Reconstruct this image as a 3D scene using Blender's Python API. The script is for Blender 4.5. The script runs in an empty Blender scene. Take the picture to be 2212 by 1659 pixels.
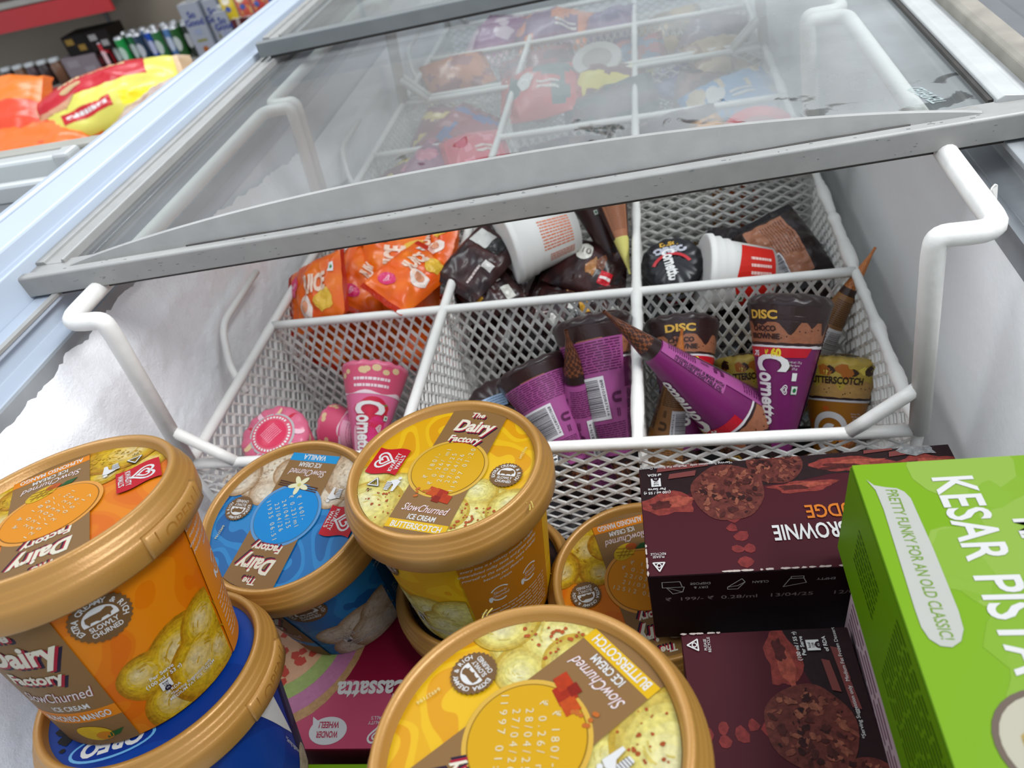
import bpy, bmesh, math, random
from mathutils import Vector, Matrix, noise, geometry
random.seed(7)
SC = bpy.context.scene
COL = SC.collection
PI = math.pi

# ------------------------------------------------------------------ camera
cam = bpy.data.cameras.new('camera')
cam_o = bpy.data.objects.new('camera', cam); COL.objects.link(cam_o)
right = Vector((0.9729, 0.1212, -0.1971)); down = Vector((-0.0655, -0.6728, -0.7369)); fwd = Vector((-0.2219, 0.7298, -0.6466))
cm = Matrix.Identity(4)
for i, v in enumerate((right.normalized(), -down.normalized(), -fwd.normalized())):
    for j in range(3): cm[j][i] = v[j]
cm.translation = (0.0995, -0.294, 0.3132)
cam_o.matrix_world = cm
cam.sensor_width = 36.0; cam.lens = 36.0 * 1560 / 2212
cam.clip_start = 0.01; cam.clip_end = 60
cam.dof.use_dof = True; cam.dof.focus_distance = 0.345; cam.dof.aperture_fstop = 13.0
SC.camera = cam_o

# ------------------------------------------------------------------ world, lamps, exposure
w = bpy.data.worlds.new('shop_air'); SC.world = w; w.use_nodes = True
w.node_tree.nodes['Background'].inputs[0].default_value = (0.80, 0.88, 1.0, 1)
w.node_tree.nodes['Background'].inputs[1].default_value = 0.86
SC.view_settings.view_transform = 'Standard'; SC.view_settings.look = 'None'
SC.view_settings.gamma = 1; SC.view_settings.use_curve_mapping = False
SC.view_settings.exposure = 0.30
def area(name, loc, target, sx, sy, power, col=(1, 1, 1)):
    l = bpy.data.lights.new(name, 'AREA'); l.shape = 'RECTANGLE'; l.size = sx; l.size_y = sy; l.energy = power; l.color = col
    o = bpy.data.objects.new(name, l); COL.objects.link(o); o.location = loc
    o.rotation_euler = (Vector(target) - Vector(loc)).to_track_quat('-Z', 'Y').to_euler()
    return o
area('ceiling_or_fill_light', (0.95, -0.02, 1.40), (-0.05, 0.15, 0), 1.2, 0.35, 25, (0.97, 0.98, 1.0))
area('ceiling_or_fill_light', (-1.05, 0.25, 1.45), (0.0, 0.15, 0), 1.2, 0.35, 11, (0.95, 0.98, 1.0))  # fill lamp added out of view at left to brighten the right freezer wall
area('ceiling_or_fill_light', (-0.9, 1.7, 1.52), (-0.9, 1.7, 0), 1.2, 0.35, 16, (0.92, 0.97, 1.0))

# ------------------------------------------------------------------ helpers
def lin(c):
    c /= 255.0
    return c / 12.92 if c <= 0.04045 else ((c + 0.055) / 1.055) ** 2.4
def S(r, g, b, a=0.0): return (lin(r), lin(g), lin(b), a)
def mixc(a, b, t): return tuple(a[i] * (1 - t) + b[i] * t for i in range(4))
MATS = {}
def newmat(name):
    m = bpy.data.materials.new(name); m.use_nodes = True; MATS[name] = m
    nt = m.node_tree; return m, nt, nt.nodes['Principled BSDF']
def nd(nt, t, **k):
    n = nt.nodes.new(t)
    for a, b in k.items(): setattr(n, a, b)
    return n
def simple(name, col, rough=0.5, metal=0.0, bump=0.0, bscale=200, var=0.0, vscale=30, coat=0.0, spec=0.5):
    m, nt, p = newmat(name)
    p.inputs['Base Color'].default_value = (*col[:3], 1); p.inputs['Roughness'].default_value = rough; p.inputs['Metallic'].default_value = metal
    p.inputs['Coat Weight'].default_value = coat; p.inputs['Specular IOR Level'].default_value = spec
    tc = nd(nt, 'ShaderNodeTexCoord')
    if var:
        n = nd(nt, 'ShaderNodeTexNoise'); n.inputs['Scale'].default_value = vscale; n.inputs['Detail'].default_value = 5
        nt.links.new(tc.outputs['Object'], n.inputs['Vector'])
        r = nd(nt, 'ShaderNodeMapRange'); r.inputs[1].default_value = 0.3; r.inputs[2].default_value = 0.7; r.inputs[3].default_value = 1 - var; r.inputs[4].default_value = 1 + var * 0.3
        nt.links.new(n.outputs['Fac'], r.inputs[0])
        mx = nd(nt, 'ShaderNodeMix', data_type='RGBA', blend_type='MULTIPLY'); mx.inputs[0].default_value = 1
        mx.inputs[6].default_value = (*col[:3], 1); nt.links.new(r.outputs[0], mx.inputs[7]); nt.links.new(mx.outputs[2], p.inputs['Base Color'])
    if bump:
        n2 = nd(nt, 'ShaderNodeTexNoise'); n2.inputs['Scale'].default_value = bscale; n2.inputs['Detail'].default_value = 4
        nt.links.new(tc.outputs['Object'], n2.inputs['Vector'])
        b = nd(nt, 'ShaderNodeBump'); b.inputs['Strength'].default_value = bump; b.inputs['Distance'].default_value = 0.002
        nt.links.new(n2.outputs['Fac'], b.inputs['Height']); nt.links.new(b.outputs[0], p.inputs['Normal'])
    return m
INK = 0.47                               # reflectance of printed board against its screen value
def make_print(name, rough, coat=0.0, ink=None):
    # flat print: colour per face from an attribute, its alpha is the photographic grain of the printed picture
    m, nt, p = newmat(name)
    at = nd(nt, 'ShaderNodeAttribute', attribute_name='Col')
    tc = nd(nt, 'ShaderNodeTexCoord'); n = nd(nt, 'ShaderNodeTexNoise'); n.inputs['Scale'].default_value = 330; n.inputs['Detail'].default_value = 6; n.inputs['Roughness'].default_value = 0.65
    nt.links.new(tc.outputs['Object'], n.inputs['Vector'])
    r = nd(nt, 'ShaderNodeMapRange'); r.inputs[1].default_value = 0.35; r.inputs[2].default_value = 0.62; r.inputs[3].default_value = 0.35; r.inputs[4].default_value = 1.25
    nt.links.new(n.outputs['Fac'], r.inputs[0])
    mx = nd(nt, 'ShaderNodeMix', data_type='RGBA', blend_type='MULTIPLY'); nt.links.new(at.outputs['Alpha'], mx.inputs[0])
    nt.links.new(at.outputs['Color'], mx.inputs[6]); nt.links.new(r.outputs[0], mx.inputs[7])
    vs = nd(nt, 'ShaderNodeVectorMath', operation='SCALE'); vs.inputs['Scale'].default_value = ink or INK; nt.links.new(mx.outputs[2], vs.inputs[0]); nt.links.new(vs.outputs[0], p.inputs['Base Color'])
    p.inputs['Specular IOR Level'].default_value = 0.12 if coat == 0 else 0.3
    p.inputs['Roughness'].default_value = rough; p.inputs['Coat Weight'].default_value = coat; p.inputs['Coat Roughness'].default_value = 0.25
    return m
make_print('print', 0.5); make_print('foil', 0.32, 0.3, 0.84); make_print('paper', 0.5, 0.0, 0.92)
def swirl(name, c1, c2, c3, scale):
    # wavy contour print of the ice cream tubs
    m, nt, p = newmat(name); tc = nd(nt, 'ShaderNodeTexCoord'); c1, c2, c3 = [tuple(v * INK for v in c) for c in (c1, c2, c3)]; p.inputs['Specular IOR Level'].default_value = 0.14
    n = nd(nt, 'ShaderNodeTexNoise'); n.inputs['Scale'].default_value = scale; n.inputs['Detail'].default_value = 0.6; n.inputs['Distortion'].default_value = 0.5
    nt.links.new(tc.outputs['Object'], n.inputs['Vector'])
    mu = nd(nt, 'ShaderNodeMath', operation='MULTIPLY'); mu.inputs[1].default_value = 7.0; nt.links.new(n.outputs['Fac'], mu.inputs[0])
    fr = nd(nt, 'ShaderNodeMath', operation='PINGPONG'); fr.inputs[1].default_value = 1.0; nt.links.new(mu.outputs[0], fr.inputs[0])
    cr = nd(nt, 'ShaderNodeValToRGB'); cr.color_ramp.interpolation = 'CONSTANT'
    cr.color_ramp.elements[0].color = (*c1[:3], 1); cr.color_ramp.elements[1].position = 0.36; cr.color_ramp.elements[1].color = (*c2[:3], 1)
    e = cr.color_ramp.elements.new(0.70); e.color = (*c3[:3], 1)
    nt.links.new(fr.outputs[0], cr.inputs[0]); nt.links.new(cr.outputs[0], p.inputs['Base Color']); p.inputs['Roughness'].default_value = 0.42
    return m
swirl('swirl_yellow', S(240, 180, 12), S(248, 196, 22), S(236, 166, 6), 26)
swirl('swirl_orange', S(246, 142, 14), S(240, 128, 4), S(236, 116, 2), 26)
swirl('swirl_blue', S(20, 120, 190), S(36, 140, 208), S(10, 104, 174), 26)
swirl('plain_navy', S(14, 66, 160), S(16, 70, 166), S(12, 60, 152), 5)
swirl('plain_dark', S(40, 26, 24), S(52, 32, 28), S(30, 18, 18), 40)
simple('gold_plastic', S(154, 112, 52), 0.36, 0.22, bump=0.06, bscale=900)
simple('coated_wire', S(222, 220, 214), 0.42, bump=0.15, bscale=160, var=0.05, vscale=60)
simple('liner_white', S(220, 226, 232), 0.45)
simple('rim_white', S(178, 188, 200), 0.3, var=0.04, vscale=12)
simple('rim_grey', S(150, 154, 156), 0.45, var=0.2, vscale=40)
simple('frame_grey', S(146, 145, 141), 0.4, var=0.09, vscale=70, bump=0.05, bscale=300)
simple('frame_white', S(178, 180, 178), 0.35, var=0.1, vscale=60)
simple('rim_beige', S(140, 135, 124), 0.5, var=0.25, vscale=50)
simple('gasket_black', S(52, 48, 44), 0.6, var=0.3, vscale=80)
simple('dark_grey', S(98, 100, 102), 0.5, var=0.15, vscale=20)
simple('olive_grey', S(150, 148, 138), 0.45, var=0.1, vscale=20)
simple('silver_bar', S(205, 208, 206), 0.3, 0.4)
simple('wall_paint', S(150, 138, 122), 0.8, var=0.05, vscale=6)
simple('shelf_red', S(170, 22, 26), 0.4)
simple('floor_tile', S(120, 112, 104), 0.6, var=0.1, vscale=4)
simple('rust', S(150, 84, 58), 0.9, var=0.5, vscale=300)
simple('can_metal', S(190, 190, 190), 0.3, 0.8)
def frost_mat(name, col, sc, strength):
    m, nt, p = newmat(name); p.inputs['Base Color'].default_value = (*col[:3], 1); p.inputs['Roughness'].default_value = 0.75
    p.inputs['Subsurface Weight'].default_value = 0.0
    tc = nd(nt, 'ShaderNodeTexCoord'); n = nd(nt, 'ShaderNodeTexNoise'); n.inputs['Scale'].default_value = sc; n.inputs['Detail'].default_value = 7; n.inputs['Roughness'].default_value = 0.7
    nt.links.new(tc.outputs['Object'], n.inputs['Vector'])
    b = nd(nt, 'ShaderNodeBump'); b.inputs['Strength'].default_value = strength; b.inputs['Distance'].default_value = 0.003
    nt.links.new(n.outputs['Fac'], b.inputs['Height']); nt.links.new(b.outputs[0], p.inputs['Normal'])
    return m
frost_mat('frost', S(252, 253, 254), 420, 0.5)
frost_mat('frost_thin', S(244, 245, 244), 90, 0.25)

class MB:
    def __init__(s): s.v = []; s.f = []; s.c = []; s.m = []
    def add(s, vs, fs, col=None, mat=0):
        o = len(s.v); s.v += [tuple(v) for v in vs]
        for i, f in enumerate(fs):
            s.f.append(tuple(o + k for k in f)); s.c.append(col[i] if isinstance(col, list) else col); s.m.append(mat)
    def box(s, x0, y0, z0, x1, y1, z1, col=None, mat=0):
        s.add([(x0, y0, z0), (x1, y0, z0), (x1, y1, z0), (x0, y1, z0), (x0, y0, z1), (x1, y0, z1), (x1, y1, z1), (x0, y1, z1)],
              [(3, 2, 1, 0), (4, 5, 6, 7), (0, 1, 5, 4), (1, 2, 6, 5), (2, 3, 7, 6), (3, 0, 4, 7)], col, mat)
    def prism_y(s, prof, y0, y1, shear=0.0, mat=0):     # x-z outline extruded along y
        n = len(prof)
        s.add([(x, y0 + shear * x, z) for x, z in prof] + [(x, y1 + shear * x, z) for x, z in prof],
              [(i, (i + 1) % n, n + (i + 1) % n, n + i) for i in range(n)], None, mat)
        for base, rev in ((0, False), (n, True)):
            t = geometry.tessellate_polygon([[Vector((x, z, 0)) for x, z in prof]])
            s.f += [tuple(base + k for k in tr) for tr in t]; s.c += [None] * len(t); s.m += [mat] * len(t)
    def tube(s, pts, r, n=10, closed=False, rfn=None, cap=True):
        pts = [Vector(p) for p in pts]; o = len(s.v); k = len(pts); up = None
        for i, p in enumerate(pts):
            a = pts[max(i - 1, 0)]; b = pts[min(i + 1, k - 1)]; t = (b - a).normalized()
            if up is None: up = t.orthogonal().normalized()
            else: up = (up - t * up.dot(t)).normalized()
            sd = t.cross(up); rr = rfn(i, p) if rfn else r
            for j in range(n):
                th = 2 * PI * j / n
                q = p + (up * math.cos(th) + sd * math.sin(th)) * (rr if not rfn else rr * (1 + 0.0))
                s.v.append(tuple(q))
        for i in range(k - 1):
            for j in range(n):
                s.f.append((o + i * n + j, o + i * n + (j + 1) % n, o + (i + 1) * n + (j + 1) % n, o + (i + 1) * n + j)); s.c.append(None); s.m.append(0)
        if cap:
            for e in (0, k - 1):
                s.f.append(tuple(o + e * n + j for j in range(n))); s.c.append(None); s.m.append(0)
    def lathe(s, prof, n=64, col=None, mat=0, zfn=None):
        o = len(s.v)
        for r, z in prof:
            for j in range(n):
                th = 2 * PI * j / n; s.v.append((r * math.cos(th), r * math.sin(th), z))
        for i in range(len(prof) - 1):
            for j in range(n):
                s.f.append((o + i * n + j, o + i * n + (j + 1) % n, o + (i + 1) * n + (j + 1) % n, o + (i + 1) * n + j))
                s.c.append(col(i, j) if callable(col) else col); s.m.append(mat)
    def mesh(s, name, mats, smooth=False):
        me = bpy.data.meshes.new(name); me.from_pydata(s.v, [], s.f)
        for m in (mats if isinstance(mats, (list, tuple)) else [mats]): me.materials.append(MATS[m])
        if any(c is not None for c in s.c):
            at = me.color_attributes.new('Col', 'FLOAT_COLOR', 'CORNER'); k = 0
            for fi, f in enumerate(s.f):
                for _ in f: at.data[k].color = s.c[fi] or (1, 1, 1, 0); k += 1
        for i, p in enumerate(me.polygons): p.material_index = s.m[i]; p.use_smooth = smooth
        me.update(); return me
    def obj(s, name, mats, parent=None, smooth=False, fix=True):
        me = s.mesh(name, mats, smooth)
        if fix:
            bm = bmesh.new(); bm.from_mesh(me); bmesh.ops.recalc_face_normals(bm, faces=bm.faces); bm.to_mesh(me); bm.free()
        o = bpy.data.objects.new(name, me); COL.objects.link(o); o.parent = parent
        return o
def soften(o, width=0.001, seg=2):
    m = o.modifiers.new('edge_round', 'BEVEL'); m.width = width; m.segments = seg; m.limit_method = 'ANGLE'; m.angle_limit = 0.6
    m.harden_normals = False
    return o
def tag(o, label=None, cat=None, group=None, kind=None):
    for k, v in (('label', label), ('category', cat), ('group', group), ('kind', kind)):
        if v: o[k] = v
    return o
def frame(origin, x, z):
    z = Vector(z).normalized(); x = Vector(x); x = (x - z * x.dot(z)).normalized(); y = z.cross(x); m = Matrix.Identity(4)
    for j in range(3): m[j][0] = x[j]; m[j][1] = y[j]; m[j][2] = z[j]
    m.translation = origin; return m
def thing(name, label, cat, mat=None, group=None, kind=None):
    o = bpy.data.objects.new(name, None); COL.objects.link(o); o.empty_display_size = 0.02
    if mat is not None: o.matrix_world = mat
    return tag(o, label, cat, group, kind)
def copy_tree(root, mat, label, group=None):
    r = root.copy(); COL.objects.link(r); r.matrix_world = mat; tag(r, label, None, group)
    for ch in list(root.children):
        c = ch.copy(); COL.objects.link(c); c.parent = r
        for g in list(ch.children):
            d = g.copy(); COL.objects.link(d); d.parent = c
    return r

# ---------------------------------------------------------------- printed graphics
FONT = {}
def glyphs(s, bold, shear):
    key = (s, bold, shear)
    if key not in FONT:
        c = bpy.data.curves.new('lettering', 'FONT'); c.body = s; c.size = 1; c.offset = bold; c.shear = shear; c.resolution_u = 3; c.fill_mode = 'FRONT'
        o = bpy.data.objects.new('lettering', c); me = o.to_mesh()
        vs = [(v.co.x, v.co.y) for v in me.vertices]; me.calc_loop_triangles()
        tr = [tuple(vs[k] for k in t.vertices) for t in me.loop_triangles]
        o.to_mesh_clear(); bpy.data.objects.remove(o); bpy.data.curves.remove(c)
        xs = [p[0] for p in vs] or [0]; ys = [p[1] for p in vs] or [0]
        FONT[key] = (tr, min(xs), max(xs), min(ys), max(ys))
    return FONT[key]
def sh_clip(pts, clip):
    for i in range(len(clip)):
        a, b = clip[i], clip[(i + 1) % len(clip)]; out = []
        def side(p): return (b[0] - a[0]) * (p[1] - a[1]) - (b[1] - a[1]) * (p[0] - a[0])
        for j in range(len(pts)):
            p, q = pts[j], pts[(j + 1) % len(pts)]; sp, sq = side(p), side(q)
            if sp >= 0: out.append(p)
            if sp * sq < 0:
                t = sp / (sp - sq); out.append((p[0] + (q[0] - p[0]) * t, p[1] + (q[1] - p[1]) * t))
        pts = out
        if len(pts) < 3: return []
    return pts
def ngon(cx, cy, rx, ry=None, n=40, wob=0.0, seed=0, rot=0):
    ry = rx if ry is None else ry; o = []
    for i in range(n):
        t = 2 * PI * i / n; k = 1 + wob * noise.noise(Vector((math.cos(t) * 1.6 + seed * 3.1, math.sin(t) * 1.6, seed * 1.7)))
        x, y = rx * k * math.cos(t), ry * k * math.sin(t)
        o.append((cx + x * math.cos(rot) - y * math.sin(rot), cy + x * math.sin(rot) + y * math.cos(rot)))
    return o
class Canvas:
    def __init__(s): s.t = []; s.k = 0
    def tris(s, pts):
        if len(pts) < 3: return []
        return [tuple(pts[k] for k in tr) for tr in geometry.tessellate_polygon([[Vector((x, y, 0)) for x, y in pts]])]
    def poly(s, pts, col, layer, clip=None, mat=0):
        if clip: pts = sh_clip(pts, clip)
        s.k += 1
        for t in s.tris(pts): s.t.append((t, col, layer, mat, s.k))
    def rect(s, x0, y0, x1, y1, col, layer, clip=None, mat=0): s.poly([(x0, y0), (x1, y0), (x1, y1), (x0, y1)], col, layer, clip, mat)
    def disc(s, cx, cy, r, col, layer, clip=None, n=48, ry=None, mat=0, wob=0, seed=0, rot=0): s.poly(ngon(cx, cy, r, ry, n, wob, seed, rot), col, layer, clip, mat)
    def ring(s, cx, cy, r0, r1, col, layer, a0=0, a1=2 * PI, n=48):
        s.k += 1
        for i in range(n):
            a, b = a0 + (a1 - a0) * i / n, a0 + (a1 - a0) * (i + 1) / n
            p = [(cx + r * math.cos(t), cy + r * math.sin(t)) for r, t in ((r0, a), (r1, a), (r1, b), (r0, b))]
            s.t.append(((p[0], p[1], p[2]), col, layer, 0, s.k)); s.t.append(((p[0], p[2], p[3]), col, layer, 0, s.k))
    def stroke(s, pts, wd, col, layer):
        for i in range(len(pts) - 1):
            a, b = Vector(pts[i]), Vector(pts[i + 1]); d = (b - a)
            if d.length < 1e-9: continue
            w0 = wd(i / (len(pts) - 1)) if callable(wd) else wd; w1 = wd((i + 1) / (len(pts) - 1)) if callable(wd) else wd
            nn = Vector((-d.y, d.x)).normalized(); e = d.normalized() * min(w0, w1) * 0.18
            q = [tuple(a - e + nn * w0 / 2), tuple(a - e - nn * w0 / 2), tuple(b + e - nn * w1 / 2), tuple(b + e + nn * w1 / 2)]
            s.k += 1; s.t.append(((q[0], q[1], q[2]), col, layer, 0, s.k)); s.t.append(((q[0], q[2], q[3]), col, layer, 0, s.k))
    def text(s, st, x, y, h, col, layer, width=None, rot=0.0, bold=0.0, shear=0.0, align=0.5, dx=0, dy=0, clip=None):
        tr, x0, x1, y0, y1 = glyphs(st, bold, shear); sy = h / 0.72; sx = sy if width is None else width / max(x1 - x0, 1e-6)
        s.k += 1; ox = x0 + (x1 - x0) * align; c, sn = math.cos(rot), math.sin(rot)
        for t in tr:
            q = []
            for px, py in t:
                u, v = (px - ox) * sx, py * sy - h / 2; q.append((x + dx + u * c - v * sn, y + dy + u * sn + v * c))
            if clip:
                for t2 in s.tris(sh_clip(q, clip)): s.t.append((t2, col, layer, 0, s.k))
            else: s.t.append((tuple(q), col, layer, 0, s.k))
    def arc_text(s, st, cx, cy, r, h, col, layer, a_mid, step, bold=0.02, flip=False):
        n = len(st)
        for i, ch in enumerate(st):
            if ch == ' ': continue
            a = a_mid + (i - (n - 1) / 2) * step * (1 if flip else -1)
            s.text(ch, cx + r * math.cos(a), cy + r * math.sin(a), h, col, layer, rot=a - PI / 2 + (PI if flip else 0), bold=bold)
    def lines(s, x0, y0, x1, y1, n, col, layer, seed=0, fill=0.55, rot=False):
        # rows of print too small to read in the photograph
        rnd = random.Random(seed)
        for i in range(n):
            if rot:
                x = x0 + (x1 - x0) * (i + .5) / n; d = (x1 - x0) / n * fill; y = y0
                while y < y1 - 1e-6:
                    l = (y1 - y0) * rnd.uniform(.05, .16); s.rect(x - d / 2, y, x + d / 2, min(y + l, y1), col, layer); y += l + (y1 - y0) * .02
            else:
                y = y0 + (y1 - y0) * (i + .5) / n; d = (y1 - y0) / n * fill; x = x0
                while x < x1 - 1e-6:
                    l = (x1 - x0) * rnd.uniform(.05, .16); s.rect(x, y - d / 2, min(x + l, x1), y + d / 2, col, layer); x += l + (x1 - x0) * .02
    def barcode(s, x0, y0, x1, y1, layer, seed=1, along='x', white=None, black=None):
        white = white or S(236, 234, 236); black = black or S(40, 30, 44)
        s.rect(x0, y0, x1, y1, white, layer); rnd = random.Random(seed); m = 0.08
        if along == 'x':
            w = x1 - x0; x = x0 + w * m
            while x < x1 - w * m:
                b = w * rnd.choice((.009, .014, .022)); s.rect(x, y0 + (y1 - y0) * .16, x + b, y1 - (y1 - y0) * .06, black, layer + 1); x += b + w * rnd.choice((.01, .016, .02))
        else:
            w = y1 - y0; y = y0 + w * m
            while y < y1 - w * m:
                b = w * rnd.choice((.009, .014, .022)); s.rect(x0 + (x1 - x0) * .06, y, x1 - (x1 - x0) * .16, y + b, black, layer + 1); y += b + w * rnd.choice((.01, .016, .02))
    def scoop(s, cx, cy, r, base, dark, layer, clip=None, seed=0, lite=None, ry=1.0):
        lite = lite or mixc(base, (1, 1, .9, base[3]), 0.35)
        for i in range(8):
            t = i / 7; col = mixc(dark, base, min(1, t * 2.2)) if t < .45 else mixc(base, lite, (t - .45) / .55)
            s.disc(cx - r * .22 * t, cy + r * .30 * t, r * (1 - .86 * t), col, layer + i * .1, clip, 30, r * ry * (1 - .88 * t), wob=.03 + .10 * t, seed=seed + i * .37)
        for i in range(9):
            q = random.Random(seed * 31 + i); a = q.uniform(-.2, 2.6); d = r * q.uniform(.25, .8); s.stroke([(cx + d * math.cos(a + k * .16), cy + d * math.sin(a + k * .16) * ry) for k in range(4)], r * .035, mixc(base, dark, .45), layer + .9)
    def heart(s, x, y, r, col, layer, rot=0):
        # two nested spiral hearts of the maker's mark, drawn as strokes
        c, sn = math.cos(rot), math.sin(rot)
        def H(k, t0, t1, n=26):
            o = []
            for i in range(n + 1):
                t = t0 + (t1 - t0) * i / n
                u = k * 16 * math.sin(t) ** 3 / 17; v = k * (13 * math.cos(t) - 5 * math.cos(2 * t) - 2 * math.cos(3 * t) - math.cos(4 * t)) / 17
                o.append((x + (u * c - v * sn) * r, y + (u * sn + v * c) * r))
            return o
        s.stroke(H(1.0, 0.5, PI * 2 - 0.2), r * .2, col, layer); s.stroke(H(.52, -0.1, PI * 1.75), r * .17, col, layer)
    def build(s, name, mapping, parent, mats=('print',), maxedge=None, step=0.00006, base=0.00012):
        V = []; F = []; Cc = []; M = []; look = {}
        order = {k: i for i, k in enumerate(sorted({(t[2], t[4]) for t in s.t}))}      # every printed shape lies a hair above the one before
        def idx(p, layer):
            k = (round(p[0], 7), round(p[1], 7), layer)
            if k not in look: look[k] = len(V); V.append(tuple(mapping(p[0], p[1], base + layer[0] * step + layer[1] * 1.2e-6)))
            return look[k]
        for t, col, layer, mat, kk in s.t:
            layer = (layer, order[(layer, kk)]); st = [t]
            while st:
                a, b, c = st.pop()
                if maxedge:
                    e = [math.dist(a, b), math.dist(b, c), math.dist(c, a)]; k = e.index(max(e))
                    if e[k] > maxedge:
                        p = (a, b, c); u, v, w2 = p[k], p[(k + 1) % 3], p[(k + 2) % 3]; m2 = ((u[0] + v[0]) / 2, (u[1] + v[1]) / 2)
                        st += [(u, m2, w2), (m2, v, w2)]; continue
                f = (idx(a, layer), idx(b, layer), idx(c, layer))
                if len(set(f)) == 3:
                    if (b[0] - a[0]) * (c[1] - a[1]) - (b[1] - a[1]) * (c[0] - a[0]) < 0: f = (f[0], f[2], f[1])
                    F.append(f); Cc.append(col); M.append(mat)
        me = bpy.data.meshes.new(name); me.from_pydata(V, [], F)
        for m in mats: me.materials.append(MATS[m])
        at = me.color_attributes.new('Col', 'FLOAT_COLOR', 'CORNER')
        buf = []
        for c in Cc: buf += list(c) * 3
        at.data.foreach_set('color', buf); me.polygons.foreach_set('material_index', M); me.update()
        o = bpy.data.objects.new(name, me); COL.objects.link(o); o.parent = parent
        return o
WHITE = S(240, 238, 234); CREAM = S(246, 238, 214); BROWN = S(150, 112, 66); NAVY = S(38, 26, 52); RED = S(206, 20, 38)
#SECTION2
# ================================================================ ROOM
m = MB(); m.box(-4.2, 2.95, -0.9, 2.5, 3.05, 1.7); tag(m.obj('wall_back', 'wall_paint'), 'plain beige shop wall behind the stocked shelves', 'wall', kind='structure')
m = MB(); m.box(-4.2, -1.6, -0.95, 2.5, 3.05, -0.9); tag(m.obj('floor', 'floor_tile'), 'grey tiled shop floor', 'floor', kind='structure')
m = MB()
for x in (-2.27, -1.1): m.box(x - .006, 2.94, -.9, x + .006, 2.955, 1.0)
tag(m.obj('trim_1', 'dark_grey'), 'dark vertical joint strips on the beige wall', 'trim', kind='structure')

# ================================================================ FREEZER
FY0, FY1 = -0.40, 1.20
fz = thing('chest_freezer', 'large white chest freezer full of ice cream with frosted inner walls', 'freezer', Matrix.Translation((0, 0, -0.9)))
def fz_part(mb, name, mat, smooth=False):
    o = mb.obj(name, mat, fz, smooth); o.location = (0, 0, 0.9); return o
# left rim, x-z outline
m = MB(); m.prism_y([(-.352, -.2), (-.352, .125), (-.350, .138), (-.344, .147), (-.336, .1515), (-.329, .1525), (-.3262, .1515), (-.3255, -.2)], FY0, FY1)
soften(fz_part(m, 'outer_trim', 'rim_white', False), .002, 3)
m = MB(); m.prism_y([(-.3215, -.2), (-.3215, .1525), (-.291, .1525), (-.290, .1510), (-.290, .1425), (-.2835, .1425), (-.2835, -.2)], FY0, FY1)
soften(fz_part(m, 'top_rim', 'rim_white'), .0008)
m = MB(); m.prism_y([(-.2835, .08), (-.2835, .1215), (-.266, .1215), (-.266, .1185), (-.2715, .1170), (-.2715, .1060), (-.2600, .1040), (-.2600, .08)], FY0, FY1)
soften(fz_part(m, 'lid_track', 'rim_white'), .0006)
m = MB(); m.prism_y([(-.2705, .1052), (-.2575, .1030), (-.2575, .0930), (-.2705, .0930)], FY0, FY1); fz_part(m, 'seal_strip', 'rim_grey')
m = MB(); m.prism_y([(-.2650, .1216), (-.2650, .1235), (-.2690, .1235), (-.2690, .1216)], FY0, FY1); fz_part(m, 'track_lip', 'frame_grey')
# right rim
m = MB(); m.prism_y([(.2835, .08), (.2835, .1215), (.266, .1215), (.266, .1185), (.2715, .1170), (.2715, .1080), (.2600, .1050), (.2600, .08)], FY0, FY1)
soften(fz_part(m, 'lid_track', 'rim_grey'), .0006)
m = MB(); m.prism_y([(.2835, -.2), (.2835, .141), (.2865, .143), (.296, .143), (.2985, .140), (.2985, -.2)], FY0, FY1)
soften(fz_part(m, 'top_rim', 'rim_beige'), .001)
m = MB(); m.prism_y([(.2705, .1062), (.2555, .1040), (.2555, .0900), (.2705, .0900)], FY0, FY1); fz_part(m, 'seal_strip', 'rim_grey')
m = MB(); m.prism_y([(.2995, -.2), (.2995, .118), (.310, .123), (.330, .123), (.336, .116), (.336, -.2)], FY0, FY1)
soften(fz_part(m, 'outer_trim', 'dark_grey'), .002)
m = MB(); m.box(-.2835, FY0, -.2, -.2610, FY1, .092); fz_part(m, 'liner_wall', 'liner_white')
m = MB(); m.box(.2600, FY0, -.2, .2835, FY1, .092); fz_part(m, 'liner_wall', 'liner_white')
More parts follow.
